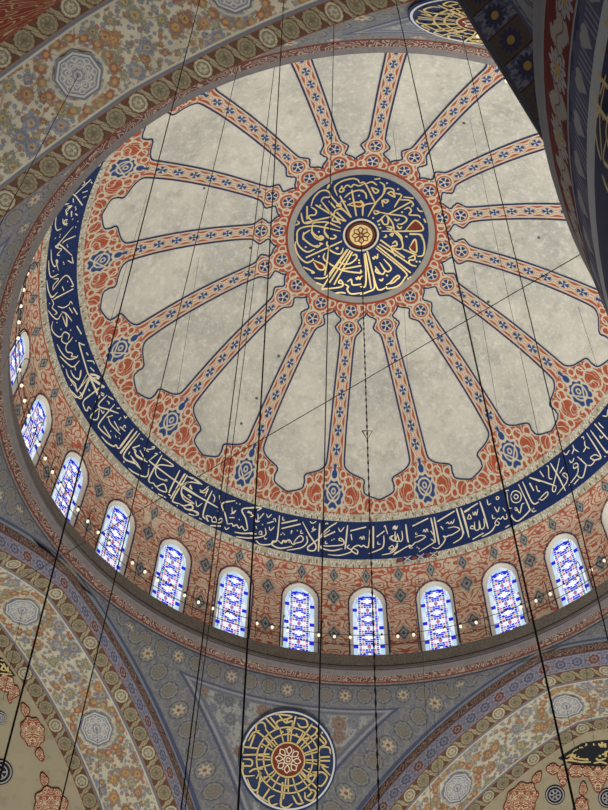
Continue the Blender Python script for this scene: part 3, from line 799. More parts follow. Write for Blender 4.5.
BD = {1: [(405,450+0),(585,430)], 2: [(560,445)], 3: [(205,435),(220,445)], 4: [(90,305),(107,297)], 5: [(360,270),(235,300),(250,290),(262,300),(95,225)], 6: [(430,290),(455,297),(450,415),(150,405),(160,412),(290,350)],
      7: [(30,240),(245,440),(435,575),(160,65),(172,72),(220,270),(305,170)], 8: [(195,240),(375,375),(385,365),(310,465),(375,520),(540,520),(552,527),(410,700)], 9: [(125,240),(155,290),(165,555),(172,565),(265,375),(230,700),(70,100),(225,295)],
      10: [(325,60),(330,80),(305,155),(260,365),(265,380),(230,505),(235,520),(150,575),(205,280),(200,300),(165,310),(265,660),(330,220)], 11: [(265,495),(270,510),(285,620)]}
lt = MB()
TL = [(528,400,7.6),(460,450,7.6),(390,490,7.6),(320,500,7.6),(250,495,7.6),(180,465,7.6),(120,430,7.6),(70,370,7.6),(40,290,7.36),(35,200,8.1),(45,150,8.686)]
hb = lambda x, y: hit_dome(x, y, .05)
for i, st in enumerate((T1,T2,T3,T4,T5,T6,T7,T8,T9,T10,T11)):
    strokes(lt, TL[i], st, hb, .043, BD[i+1], .03)
lt.build('lettering', MT['gold'], band)

tp = MB(); hq = lambda x, y: hit_dome(x, y, .04)
ribbon(tp, [hq(397 + 41*t, 560.5 - 6.5*t) for t in lin(0, 1, 8)], .17, False, 0)
hq = lambda x, y: hit_dome(x, y, .05)
for k in range(6):
    ribbon(tp, [hq(398.5 + 7*k, 560.3 - 1.1*k), hq(402.5 + 7*k, 559.7 - 1.1*k)], .12, False, 1)
for k in range(3):
    ribbon(tp, [hq(404 + 13*k, 561.8 - 2.1*k), hq(411 + 13*k, 555.5 - 2.1*k)], .035, False, 2); ribbon(tp, [hq(404 + 13*k, 556.8 - 2.1*k), hq(411 + 13*k, 560.6 - 2.1*k)], .035, False, 2)
tp.build('red_white_strip', [MT['ribline'], MT['redrim'], MT['white']], band)

# ------------------------------------------------ drum wall and windows
def drum_pt(x, z, az, out=0.0):
    r = min(12.03 + max(0.0, 4.3-z)*.07, math.sqrt(DR*DR - (z-DC)**2))
    a = az + x/12.05
    return Vector(((r+out)*math.cos(a), (r+out)*math.sin(a), z))
PITCH = 2*PI/28; HWIN = .72
W0 = R_(158.3)
def wtop(x, hw=HWIN, top=4.13, rise=.76):
    t = min(1, abs(x)/hw); return top - rise*(1 - (1 - t**1.75)**.62)
wall = MB(); ZT = dome_z(11.70)
xsH = 12.05*PITCH/2
winaz = [k for k in range(28)]
def seen(k):
    d = math.degrees(W0 - k*PITCH) % 360; return 40 < d < 224
for k in winaz:
    az = W0 - k*PITCH
    uvf = lambda x, z, kk=k: (kk + .5 - x/(12.05*PITCH), z)
    if seen(k):
        for a, b in ((-xsH, -HWIN), (HWIN, xsH)):
            wall.grid(lin(a, b, 3), lin(-.3, ZT, 14), lambda x, z: drum_pt(x, z, az), lambda x, z: uvf(x, z))
        wall.grid(lin(-HWIN, HWIN, 16), lin(0, 1, 5), lambda x, t: drum_pt(x, wtop(x) + (ZT-wtop(x))*t, az), lambda x, t: uvf(x, wtop(x) + (ZT-wtop(x))*t))
    else:
        wall.grid(lin(-xsH, xsH, 6), lin(-.3, ZT, 8), lambda x, z: drum_pt(x, z, az), lambda x, z: uvf(x, z))
tag(wall.build('wall_drum', MT['drum']), 'red arabesque drum wall between and around the stained glass windows', kind='structure')
order = sorted([k for k in winaz if seen(k)], key=lambda k: -((math.degrees(W0 - k*PITCH)) % 360))
for i, k in enumerate(order):
    az = W0 - k*PITCH
    w = empty('window_%d' % (i+1)); w.location = drum_pt(0, 0, az) + Vector((0, 0, ZO))
    tag(w, kind='structure'); inv = Vector(w.location)
    def local(mb):
        mb.v = [(p[0]-inv.x, p[1]-inv.y, p[2]-inv.z) for p in mb.v]
    path = [(-HWIN, z) for z in lin(.04, wtop(HWIN), 8)] + [(x, wtop(x)) for x in lin(-HWIN, HWIN, 24)[1:-1]] + [(HWIN, z) for z in lin(wtop(HWIN), .04, 8)]
    IN = .59; itop = 3.98
    ip = [(-IN, z) for z in lin(.04, wtop(IN, IN, itop, .70), 8)] + [(x, wtop(x, IN, itop, .70)) for x in lin(-IN, IN, 24)[1:-1]] + [(IN, z) for z in lin(wtop(IN, IN, itop, .70), .04, 8)]
    f = MB(); n = len(path)
    rows = [[(p, .0) for p in path], [((p[0]*.96+q[0]*.04, p[1]*.96+q[1]*.04), .03) for p, q in zip(path, ip)], [((p[0]*.15+q[0]*.85, p[1]*.15+q[1]*.85), .06) for p, q in zip(path, ip)], [(q, .12) for q in ip]]
    ids = [[f.vert(drum_pt(p[0], p[1], az, o_), (p[0], p[1])) for p, o_ in row] for row in rows]
    for a, b in zip(ids, ids[1:]):
        for j in range(n-1): f.face([a[j], a[j+1], b[j+1], b[j]])
    local(f); f.build('window_frame', MT['stucco'], w)
    g = MB(); g.grid(lin(-IN, IN, 16), lin(0, 1, 10), lambda x, t: drum_pt(x, .04 + (wtop(x, IN, itop, .70)-.04)*t, az, .11), lambda x, t: (x, itop - .04 - (wtop(x, IN, itop, .70)-.04)*t))
    local(g); g.build('pane', MT['glass'], w)
    l = MB()
    pn = [(drum_pt(p[0]*1.05, p[1] + (.05 if abs(p[0]) < HWIN-.01 else 0), az, -.03), Vector((-math.cos(az), -math.sin(az), 0))) for p in path]
    ribbon(l, pn, .05, False); local(l); l.build('outline', MT['ribline'], w)

# ------------------------------------------------ cornice
def ringband(name, mat, prof, parent=None):
    m = MB(); L = [0]
    for (a, b) in zip(prof, prof[1:]): L.append(L[-1] + math.hypot(a[0]-b[0], a[1]-b[1]))
    m.grid(lin(0, 2*PI, 180), list(range(len(prof))), lambda a, i: (prof[i][0]*math.cos(a), prof[i][0]*math.sin(a), prof[i][1]), lambda a, i: (a*12, L[-1]/2 - L[i]))
    return m.build(name, mat, parent)
cor = ringband('trim_1', MT['carved'], [(11.75, .06), (11.70, -.25), (11.66, -.54)])
tag(cor, 'grey carved cornice ring under the drum windows', kind='structure')
ringband('ledge', MT['mould'], [(13.3, .06), (12.4, .07), (11.72, .06)], cor)
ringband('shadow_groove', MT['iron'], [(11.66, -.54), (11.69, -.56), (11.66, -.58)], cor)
ringband('moulding', MT['mould'], [(11.66, -.58), (11.61, -.65), (11.60, -.76)], cor)
ringband('moulding', MT['mouldlt'], [(11.60, -.76), (11.62, -.77), (11.585, -.79), (11.58, -.82)], cor)
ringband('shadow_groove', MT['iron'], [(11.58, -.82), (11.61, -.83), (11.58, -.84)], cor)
ringband('moulding', MT['mould'], [(11.58, -.84), (11.57, -.86), (11.58, -.89)], cor)
ringband('moulding', MT['mould'], [(11.58, -.89), (11.66, -.91), (11.68, -.945), (11.74, -.97)], cor)
ringband('red_strip', MT['redring'], [(11.74, -.97), (12.02, -1.10)], cor)
ringband('soffit', MT['carved'], [(12.02, -1.10), (12.05, -1.13), (12.3, -1.13)], cor)

# ------------------------------------------------ pendentives and arches
DIRS = {'far': AZ0, 'left': AZ0 + PI/2, 'near': AZ0 + PI, 'right': AZ0 - PI/2}
OFF = 1.05
prof = []; L = 0; prev = None
for i in range(61):
    w = (i/60)**1.25*.985
    s, z = arch_pt(w, OFF); r = math.hypot(AA - .16, s)
    if prev: L += math.hypot(r-prev[0], z-prev[1])
    prev = (r, z); prof.append((s, z, r, L))
for nm, az in DIRS.items():
    m = MB()
    def pp(i, t):
        s, z, r, l = prof[i]; h = PI/4 - math.atan2(s, AA)
        return az + t*h, r, z, t*h
    def P(i, t):
        a, r, z, _ = pp(i, t); return (r*math.cos(a), r*math.sin(a), z)
    def U1(i, t):
        a, r, z, da = pp(i, t); l = r*math.sin(PI/4 - abs(da))
        return ((RP+OFF)*math.atan2(l+EE, z-ZB), math.hypot(l+EE, z-ZB) - (RP+OFF))
    def U2(i, t):
        a, r, z, da = pp(i, t); return (da*12.6, prof[i][3])
    m.grid(list(range(61)), lin(-1, 1, 40), P, U1, U2)
    tag(m.build('pendentive', MT['pend']), {'far': 'grey-blue painted pendentive of the far corner below the windows', 'left': 'grey-blue painted pendentive at the left edge beside the near arch', 'near': 'grey painted pendentive at the top behind the dark pier', 'right': 'painted pendentive of the right corner'}[nm], kind='structure')

def arch_w(u): return max(-1, min(1, u/ARCLEN))
WS = [math.copysign(abs(t)**1.0, t) for t in lin(-.97, .97, 96)]
ARCH = {'far_left': AZ0 + PI/4, 'near_left': AZ0 + 3*PI/4, 'near_right': AZ0 - 3*PI/4, 'far_right': AZ0 - PI/4}
def archmap(az):
    n, t = axes(az)
    def f(w, off, d):
        s, z = arch_pt(w, off); return n*(AA + d) + t*s + Vector((0, 0, z))
    return f
for nm, az in ARCH.items():
    am = archmap(az); n_, t_ = axes(az); SH = -.85 if nm == 'near_left' else 0.0
    root = MB()
    root.grid(WS, lin(0, 1, 8), lambda w, d: am(w, 0, .58 + 2.30*d), lambda w, d: (w*ARCLEN - SH, (d-.5)*2.30))
    ar = root.build('arch', MT['floral'])
    tag(ar, {'far_left': 'broad painted arch with floral soffit at the lower left', 'far_right': 'broad painted arch with floral soffit at the lower right', 'near_left': 'near painted arch crossing the top left corner', 'near_right': 'painted arch at the right behind the pier'}[nm], kind='structure')
    def part(name, mat, fn, vs, uvf):
        m = MB(); m.grid(WS, vs, fn, uvf); return m.build(name, mat, ar)
    part('roundel_border', MT['chain'], lambda w, d: am(w, 0, .58*d), lin(0, 1, 2), lambda w, d: (w*ARCLEN, (d-.5)*.58))
    part('roundel_border', MT['chain'], lambda w, d: am(w, 0, 2.88 + .58*d), lin(0, 1, 2), lambda w, d: (w*ARCLEN, (d-.5)*.58))
    part('lavender_face', MT['lav'], lambda w, o: am(w, o, .0), lin(0, .70, 2), lambda w, o: (w*ARCLEN, o-.35))
    part('red_strip', MT['redstrip'], lambda w, o: am(w, o, -.02), lin(.70, 1.06, 2), lambda w, o: (w*ARCLEN, o-.88))
    for u0 in (-10 + SH, -5 + SH, SH, 5 + SH, 10 + SH):
        k = MB(); c = k.vert(am(arch_w(u0), 0, 1.73) - Vector((0, 0, .04)), (0, 0)); N = 32
        rings = []
        for rr in (.25, .5, .75, 1):
            ring = []
            for j in range(N):
                a = 2*PI*j/N; q = (a + PI/8) % (PI/4) - PI/8
                R0 = .66*(.90 + .10*abs(q)/(PI/8)) * rr
                x, y = R0*math.cos(a), R0*math.sin(a)
                w = arch_w(u0 + x); p = am(w, 0, 1.73 + y)
                s_, z_ = arch_pt(w); inn = (Vector((0, 0, ZB)) - t_*math.copysign(EE, w) - (t_*s_ + Vector((0, 0, z_)))).normalized()
                ring.append(k.vert(p + inn*.03, (x, y)))
            rings.append(ring)
        for j in range(N): k.face([c, rings[0][j], rings[0][(j+1) % N]])
        for A_, B_ in zip(rings, rings[1:]):
            for j in range(N): k.face([A_[j], B_[j], B_[(j+1) % N], A_[(j+1) % N]])
        k.build('octagon_panel', MT['octagon'], ar)

# ------------------------------------------------ half domes behind the arches
def semi_pt(az, w, psi, lift=0.0):
    n, t = axes(az); s, z = arch_pt(w); b = n*(AA + 3.46)
    p = b + t*(s*math.cos(psi)) + n*(s*math.sin(psi)) + Vector((0, 0, z))
    return p
def hit_semi(az, lift=.04):
    n, t = axes(az); b = n*(AA + 3.46)
    def f(x, y):
        d = px_dir(x, y); pr = None; st = 15.0
        while st < 80:
            p = CAM + d*st; q = p - b
            if q.dot(n) > 0 and ZB < p.z:
                v = math.hypot(q.x, q.y) - arch_half(p.z)
                if v >= 0: break
            st += .02
        p = CAM + d*(st - lift*1.5)
        c = b + Vector((0, 0, ZB)); return p, (c - p).normalized()
    return f
SEMI = {}
for nm in ('far_left', 'far_right', 'near_left'):
    az = ARCH[nm]; m = MB()
    m.grid(lin(0, .985, 40), lin(0, PI, 56), lambda w, q: semi_pt(az, w, q), lambda w, q: (q*8, w*ARCLEN))
    SEMI[nm] = m.build('half_dome', MT['reddark'] if nm == 'near_left' else MT['semi'])
    tag(SEMI[nm], {'far_left': 'beige half dome with red cartouches under the lower left arch', 'far_right': 'beige half dome with red cartouches under the lower right arch', 'near_left': 'red arabesque half dome at the top left corner'}[nm], kind='structure')

def blob(mb, hit, cx, cy, pts_fn, n=28, uvs=.09):
    c = mb.vert(hit(cx, cy)[0], (0, 0)); ids = []
    for j in range(n):
        x, y = pts_fn(2*PI*j/n); ids.append(mb.vert(hit(cx + x, cy + y)[0], (x*uvs, y*uvs)))
    for j in range(n): mb.face([c, ids[j], ids[(j+1) % n]])
def lobed(rx, ry, tilt, lob=8, amp=.07, tip=0.0):
    def f(a):
        k = 1 + amp*math.cos(lob*a) + tip*max(0, -math.sin(a))**6
        x, y = rx*k*math.cos(a), ry*k*math.sin(a); c, s = math.cos(tilt), math.sin(tilt)
        return x*c - y*s, x*s + y*c
    return f
hl = hit_semi(ARCH['far_left']); hr = hit_semi(ARCH['far_right'])
hl2 = hit_semi(ARCH['far_left'], .09); hr2 = hit_semi(ARCH['far_right'], .09)
def cartouche(par, hit, hit2, shapes):
    m = MB(); n = MB()
    for (cx, cy, rx, ry, ti, lob, tip) in shapes:
        blob(m, hit, cx, cy, lobed(rx, ry, ti, lob, .07, tip), 40); blob(n, hit2, cx, cy, lobed(rx-1.0, ry-1.1, ti, lob, .07, tip), 40)
    b = m.build('red_cartouche', MT['maroon'], par); n.build('vine_fill', MT['cart'], b)
def pendant(cx, cy, rx, ry, ti):
    ux, uy = math.sin(ti), -math.cos(ti); q = ry + 6.5
    return [(cx, cy, rx, ry, ti, 8, 0.0), (cx + ux*q, cy + uy*q, 4.6, 6.0, ti, 3, .5), (cx - ux*q, cy - uy*q, 4.6, 6.0, ti + PI, 3, .5)]
cartouche(SEMI['far_left'], hl, hl2, pendant(32.5, 732, 12, 16, -.32)); cartouche(SEMI['far_left'], hl, hl2, pendant(51, 806, 17, 20, -.25))
cartouche(SEMI['far_right'], hr, hr2, pendant(521, 801, 15, 21, .6)); cartouche(SEMI['far_right'], hr, hr2, pendant(581, 810, 8, 14, .1))
cartouche(SEMI['far_left'], hl, hl2, [(5, 683, 10, 9, .4, 6, 0), (14, 692, 6, 7, .4, 4, 0), (10, 697, 3, 5, PI, 3, .4)])
cartouche(SEMI['far_right'], hr, hr2, [(553, 769, 7, 6, 0, 4, 0), (563, 774, 6, 9, PI, 4, .4), (576, 771, 8, 7, 0, 6, 0), (587, 771, 6, 6, 0, 4, 0), (598, 777, 9, 11, PI, 4, .4), (609, 772, 7, 8, 0, 4, 0)])
for par, hit, cx, cy, r in ((SEMI['far_left'], hl, 0, 718, 6.5), (SEMI['far_left'], hl, 0, 772, 13), (SEMI['far_right'], hr, 555, 795, 10), (SEMI['far_right'], hr, 608, 798, 10)):
    m = MB(); blob(m, hit, cx, cy, lambda a: (r*math.cos(a), r*math.sin(a))); dk = m.build('small_roundel', MT['black'], par)
    h2 = hit_semi(ARCH['far_left' if hit is hl else 'far_right'], .09); tr = MB()
    for q in (.85, .55):
        ribbon(tr, [h2(cx + r*q*math.cos(2*PI*j/24), cy + r*q*math.sin(2*PI*j/24)) for j in range(25)], .05, False)
    for j in range(6):
        a = j*PI/3; ribbon(tr, [h2(cx + r*.1*math.cos(a), cy + r*.1*math.sin(a)), h2(cx + r*.5*math.cos(a), cy + r*.5*math.sin(a))], .07, False)
    tr.build('tracery', MT['mouldlt'], dk)
# dark inscription panels
pb = MB(); fillpoly(pb, (456, 607, 4.0), [(408,606),(440,585),(500,548),(560,536),(612,533),(640,560),(640,640),(520,636),(450,625)], hr, 0)
pan = pb.build('inscription_panel', MT['black'])
tag(pan, 'black panel of gilt calligraphy in the half dome at the lower right', 'inscription')
h2 = hit_semi(ARCH['far_right'], .09); lt = MB()
strokes(lt, (456, 607, 4.0), [[(440,600),(465,590),(480,605),(500,590),(495,560)],[(480,605),(530,610),(520,590)],[(500,560),(540,600)],[(520,545),(530,590),(555,595)],[(540,560),(565,610),(600,605)],[(550,545),(560,570),(590,560)],[(575,570),(590,590),(607,575)],
 [(430,612),(470,615),(500,620),(540,620)],[(550,625),(580,620),(605,628)],[(570,545),(580,555),(600,545)],[(520,555),(505,585)],[(596,545),(600,600)],[(455,608),(475,575),(490,570)],[(510,575),(520,600),(545,600)],[(535,555),(545,590)],[(465,600),(490,585)],[(585,540),(575,600)],[(560,585),(600,580)],[(440,618),(460,606),(470,618)],[(505,610),(515,600),(525,612)]], h2, .085)
lt.build('lettering', MT['goldm'], pan)
pb = MB(); fillpoly(pb, (0, 607, 4.0), [(-20,195),(5,205),(35,240),(62,276),(-20,282)], hl, 0)
pan = pb.build('inscription_panel', MT['black'])
tag(pan, 'corner of a black and gilt calligraphy panel at the lower left edge', 'inscription')
h2 = hit_semi(ARCH['far_left'], .09); lt = MB()
strokes(lt, (0, 607, 4.0), [[(0,225),(12,235),(5,250),(25,255)],[(0,265),(25,268),(50,270)],[(15,225),(25,250),(45,262)],[(2,212),(15,215)],[(30,240),(35,262)]], h2, .07)
lt.build('lettering', MT['goldm'], pan)

# ------------------------------------------------ pendentive roundels
def pend_hit(x, y):
    d = px_dir(x, y); st = 15.0
    while st < 80:
        p = CAM + d*st
        if p.z > ZB and p.z < -1.2 and math.hypot(p.x, p.y) >= math.hypot(AA, arch_half(p.z, OFF)): break
        st += .01
    return p
C0 = pend_hit(286.5, 761)
pz = C0.z; dr = (math.hypot(AA, arch_half(pz+.3, OFF)) - math.hypot(AA, arch_half(pz-.3, OFF)))/.6
rad = Vector((C0.x, C0.y, 0)).normalized()
RN = (-rad + Vector((0, 0, dr))).normalized()
C0 = C0 + RN*.32
RX = Vector((0, 0, 1)).cross(RN).normalized(); RY = RN.cross(RX)
def hit_plane(l):
    def f(x, y):
        d = px_dir(x, y); c = C0 + RN*l; return CAM + d*((c - CAM).dot(RN)/d.dot(RN)), RN
    return f
def pring(r0, r1, l, mat, name, parent, thick=0.0, n=72):
    m = MB()
    m.grid([r0, r1], lin(0, 2*PI, n), lambda r, a: C0 + RN*l + RX*(r*math.cos(a)) + RY*(r*math.sin(a)), lambda r, a: (r*math.cos(a), r*math.sin(a)))
    return m.build(name, mat, parent)
SCL = 1.0
q0 = hit_plane(0)(286.5, 761)[0]; q1 = hit_plane(0)(286.5+48.8, 761)[0]; RR = (q1-q0).length
m = MB(); m.grid([0, RR], lin(0, 2*PI, 72), lambda r, a: C0 + RX*(r*math.cos(a)) + RY*(r*math.sin(a)))
m.grid([-.5, 0], lin(0, 2*PI, 72), lambda l, a: C0 + RN*l + RX*(RR*math.cos(a)) + RY*(RR*math.sin(a)))
far = m.build('calligraphy_roundel', MT['roundblue'])
tag(far, 'round navy and gilt calligraphy panel with red centre on the far pendentive', 'roundel')
pring(RR*.93, RR*.965, .02, MT['white'], 'white_ring', far)
cd = pring(.001, RR*.325, .03, MT['maroon'], 'centre_disc', far)
ct = MB()
pl = lambda r, a, l=.05: (C0 + RN*l + RX*(r*math.cos(a)) + RY*(r*math.sin(a)), RN)
for k in range(8):
    a = k*PI/4
    ribbon(ct, [pl(RR*(.10 + .16*t), a + .28*math.sin(t*PI)) for t in lin(0, 1, 6)], .035, False); ribbon(ct, [pl(RR*(.10 + .16*t), a - .28*math.sin(t*PI)) for t in lin(0, 1, 6)], .035, False)
    ribbon(ct, [pl(RR*.215 + 0*t, a + .35 + .1*math.cos(t*2*PI)) for t in lin(0, 1, 6)], .05, False)
for q in (.04, .085): ribbon(ct, [pl(RR*q, 2*PI*t) for t in lin(0, 1, 24)], .035, False)
ct.build('tracery', MT['gold'], cd)
PT = [[(275,150),(320,150),(375,160),(350,175),(290,190),(280,230)],[(245,165),(300,235)],[(215,170),(280,240)],[(180,245),(160,250),(165,205),(205,200),(220,240)],[(110,310),(150,255),(200,280),(260,350)],[(80,345),(170,355)],[(80,345),(75,385)],[(80,395),(240,390)],[(80,420),(130,425),(130,460),(80,465),(85,520),(150,520)],
 [(80,440),(80,480)],[(105,540),(130,600),(170,600),(185,500),(160,540)],[(170,610),(170,640),(230,680)],[(240,600),(200,660)],[(270,640),(235,660),(250,700),(290,690)],[(310,640),(310,700),(345,715),(380,690)],[(320,560),(310,690)],[(380,640),(410,690),(450,685)],[(400,600),(440,680)],
 [(455,620),(460,660),(500,670),(520,620),(480,600)],[(430,490),(540,610)],[(500,500),(560,500),(590,530),(560,580),(530,580)],[(470,530),(550,500)],[(520,430),(608,430)],[(540,410),(608,405)],[(540,380),(550,350),(600,350),(612,390)],[(440,390),(580,330),(550,270)],[(520,270),(580,335)],[(490,215),(530,240),(500,280),(440,300)],
 [(500,205),(470,250),(410,330)],[(400,160),(380,240)],[(410,170),(460,180),(470,220),(430,225),(410,200)],[(340,240),(370,240),(345,270)],[(150,270),(120,350)],[(295,150),(340,200),(350,170)],[(345,200),(380,190),(385,235)],[(600,470),(560,465),(610,520)],[(470,650),(500,620)],[(115,500),(150,480),(200,480)]]
lt = MB(); strokes(lt, (230, 690, 6.08), PT, hit_plane(.05), .062, [(95,305),(195,345),(405,270),(480,480),(210,530),(345,595),(320,255),(560,260)], .04)
for q in (.335, .50, .64):
    ribbon(lt, [pl(RR*q, 2*PI*t) for t in lin(0, 1, 60)], .055, False)
for k in range(48):
    if k % 6 in (0, 1, 3): 
        a = 2*PI*k/48; ribbon(lt, [pl(RR*.36, a), pl(RR*(.64 if k % 6 else .76), a)], .05, False)
lt.build('lettering', MT['goldm'], far)
def copy_tree(o, parent=None):
    c = o.copy(); COL.objects.link(c)
    if parent is not None: c.parent = parent
    for ch in list(o.children): copy_tree(ch, c)
    return c
near = copy_tree(far); near.rotation_euler = (0, 0, PI - R_(3.4))
tag(near, 'round navy calligraphy panel at the top, half hidden by the dark arch', 'roundel')

# ------------------------------------------------ near pier and its arch
PC = Vector((5.079, -19.419, 0)); PR = 3.873
def pier_band(name, mat, z0, z1, parent=None, r0=PR, r1=PR, nz=2):
    m = MB(); m.grid(lin(0, 2*PI, 120), lin(0, 1, nz), lambda a, t: PC + Vector(((r0+(r1-r0)*t)*math.cos(a), (r0+(r1-r0)*t)*math.sin(a), z0 + (z1-z0)*t)), lambda a, t: (a*PR, (z0-z1)*(.5-t)))
    return m.build(name, mat, parent)
def f_pier_red():
    u, v = uvm(); v = v*.34; L = .42                # motifs are drawn tall so that they read from the floor
    cu = rep(u, L); v0 = v + .03; d = hyp(cu, v0); an = at2(cu, v0)
    n = noise(vec(u, v), 14.0, 3.0)
    col = mix(srgb(126, 34, 28), srgb(100, 28, 26), n)
    lu = rep(u + L/2, L); s = v0 + .03*sin(u*(4*PI/L))
    wdt = .085 - ab(lu)*.25 + (n - .5)*.11
    col = mix(col, srgb(182, 172, 158), below(ab(s) - wdt, 0.0, .01))
    col = mix(col, srgb(130, 100, 90), below(ab(s), .006, .006)*below(ab(lu), .15, .04))
    pet = .105*(.62 + .38*ab(cos(an*5.0)))
    col = mix(col, srgb(106, 40, 34), below(d, pet + .012, .006)); col = mix(col, srgb(186, 178, 172), below(d, pet, .006))
    col = mix(col, srgb(128, 128, 144), below(d, pet*.62, .01)*below(ab(sin(an*5.0)), .6, .2))
    col = mix(col, srgb(204, 166, 84), below(d, .036, .006))
    return worn(mix(col, srgb(166, 160, 156), below(.142 - ab(v), 0, .006)), .2, 3.0)
def f_pier_palm():
    u, v = uvm(); v = v*.34
    n = noise(vec(u, v), 20.0, 2.0)
    col = mix(srgb(88, 88, 116), srgb(104, 104, 130), noise(pos(), 2.0, 3.0))
    comb = line(rep(u, .032), 0, .004, .005)*below(ab(rep(u, .235)) + n*.04, .085, .02)
    col = mix(col, srgb(172, 168, 176), comb*below(v, .02, .02))
    hu = rep(u + .117, .235); h = hyp(ab(hu) - .022, v - .0)
    col = mix(col, srgb(180, 174, 172), mx(below(h, .034, .006), below(ab(hu) + ab(v + .034)*.8, .034, .006)))
    col = mix(col, srgb(50, 60, 104), below(-v + .05 + (n-.5)*.09 + ab(rep(u + .117, .235))*.3, 0.0, .01))
    return worn(mix(col, srgb(180, 174, 170), below(.088 - v, 0.0, .006)), .2, 3.0)
def f_daisy():
    u, v = uvm(); L = .98
    cu = rep(u, L*.5); cell = flr(u/(L*.5) + .5); d = hyp(cu*.62, v); an = at2(cu*.62, v)
    alt = below(ab(rep(cell, 2.0)), .4, .1); n = noise(vec(u, v), 12.0, 2.0)
    col = mix(srgb(106, 92, 80), mix(srgb(150, 148, 156), srgb(96, 96, 118), below(n, .5, .15)), alt)
    pet = .125*(.66 + .34*ab(cos(an*6.0)))
    col = mix(col, srgb(70, 70, 96), below(d, pet, .012)); col = mix(col, srgb(206, 164, 78), below(d, .042, .01))
    col = mix(col, srgb(90, 52, 40), line(ab(cu), L*.25, .014, .01))
    return worn(mix(col, srgb(104, 106, 126), below(.195 - ab(v), 0, .01)), .2, 3.0)
MT['pred'] = material('pier_red_leaves', f_pier_red, .8); MT['ppalm'] = material('pier_palmettes', f_pier_palm, .8)
MT['daisy'] = material('daisy_soffit', f_daisy, .8)
MT['pfloral'] = material('pier_grey_floral', lambda: worn(flowers(*uvm(), 2.4, mix(srgb(160, 156, 150), srgb(176, 172, 166), noise(pos(), 2.0, 3.0)), [srgb(112, 118, 140), srgb(128, 128, 134), srgb(98, 104, 128)], .36), .2, 2.0), .8)
pier = pier_band('pillar', MT['mouldlt'], -ZO, -30.2, None, 2.7, 2.7, nz=4)
tag(pier, 'great round painted pier close by at the right edge, in shade', kind='structure')
pier_band('flare', MT['mouldlt'], -30.2, -28.7, pier, 2.7, PR, nz=4); pier_band('calligraphy_field', MT['band'], -28.7, -27.08, pier); pier_band('white_band', MT['white'], -27.08, -26.87, pier)
pier_band('palmette_band', MT['ppalm'], -26.87, -26.3, pier); pier_band('red_leaf_band', MT['pred'], -26.3, -25.42, pier)
pm = MB()
pr = [(PR, -25.42), (PR+.02, -25.3), (PR-.02, -25.25), (PR+.015, -25.1), (PR, -25.0), (PR-.5, -24.98), (PR-.75, -24.9), (.01, -24.9)]
pm.grid(lin(0, 2*PI, 120), list(range(len(pr))), lambda a, i: PC + Vector((pr[i][0]*math.cos(a), pr[i][0]*math.sin(a), pr[i][1])))
pm.build('rim_moulding', MT['mouldlt'], pier)
def hit_pier(x, y):
    d = px_dir(x, y); o = CAM - PC; A = d.x*d.x + d.y*d.y; B = o.x*d.x + o.y*d.y; rr = PR + .02
    q = max(0, B*B - A*(o.x*o.x + o.y*o.y - rr*rr)); p = CAM + d*((-B - math.sqrt(q))/A)
    return p, Vector((p.x-PC.x, p.y-PC.y, 0)).normalized()
lt = MB()
strokes(lt, (456, 0, 4.0), [[(560,290),(607,350)],[(545,380),(590,460),(625,500)],[(570,455),(555,490),(565,580),(580,640)],[(595,340),(575,470),(585,640)],[(590,100),(620,60)],[(600,300),(575,380)],[(560,450),(580,445),(590,480)],[(600,560),(590,640),(620,680)],[(580,210),(600,180)],
  [(618,420),(600,520),(612,600)],[(585,700),(607,760),(640,790)]], hit_pier, .022)
lt.build('lettering', MT['goldm'], pier)
# arch springing from the pier, daisies on its underside
S0 = Vector((1.9, -17.3, 0)); wa = R_(230); WD = Vector((math.cos(wa), math.sin(wa), 0)); ND = Vector((.766, -.643, 0))
cv = [(.10, -26.0), (.13, -24.0), (.15, -22.33), (.22, -22.1), (.42, -21.45), (.60, -20.89), (1.01, -19.67), (1.36, -18.44), (1.9, -16.6), (2.7, -14.4)]
cv = [(p.x, p.y) for p in catmull([(a, b, 0) for a, b in cv], 6)]
al = [0]
for a, b in zip(cv, cv[1:]): al.append(al[-1] + math.hypot(a[0]-b[0], a[1]-b[1]))
def off(i, d):
    a = cv[max(i-1, 0)]; b = cv[min(i+1, len(cv)-1)]; tx, tz = b[0]-a[0], b[1]-a[1]; l = math.hypot(tx, tz)
    return S0 + WD*(cv[i][0] - d*tz/l) + Vector((0, 0, cv[i][1] + d*tx/l))
ii = list(range(len(cv)))
m = MB(); TH = .44
m.grid(ii, [0, .5, 1], lambda i, t: off(i, 0) + ND*(TH*t), lambda i, t: (al[i], (t-.5)*TH))
da = m.build('arch', MT['daisy']); tag(da, 'dark shaded arch with daisy panels springing from the near pier', kind='structure')
m = MB(); m.grid(ii, [0, .28], lambda i, d: off(i, d) + ND*TH, lambda i, d: (al[i], d*1.9 - .27)); m.build('palmette_face', MT['ppalm'], da)
m = MB(); m.grid(ii, [.28, .5, .75, 1.0], lambda i, d: off(i, d) + ND*(TH + .15*(d-.28)), lambda i, d: (al[i], d)); m.build('floral_face', MT['pfloral'], da)
m = MB(); m.grid(ii, [0, .5, 1.0], lambda i, d: off(i, d), lambda i, d: (al[i], d)); m.build('far_face', MT['mould'], da)
m = MB(); m.tube([off(i, .0) + ND*-.01 for i in ii], .02, 5); m.build('edge_roll', MT['mould'], da)

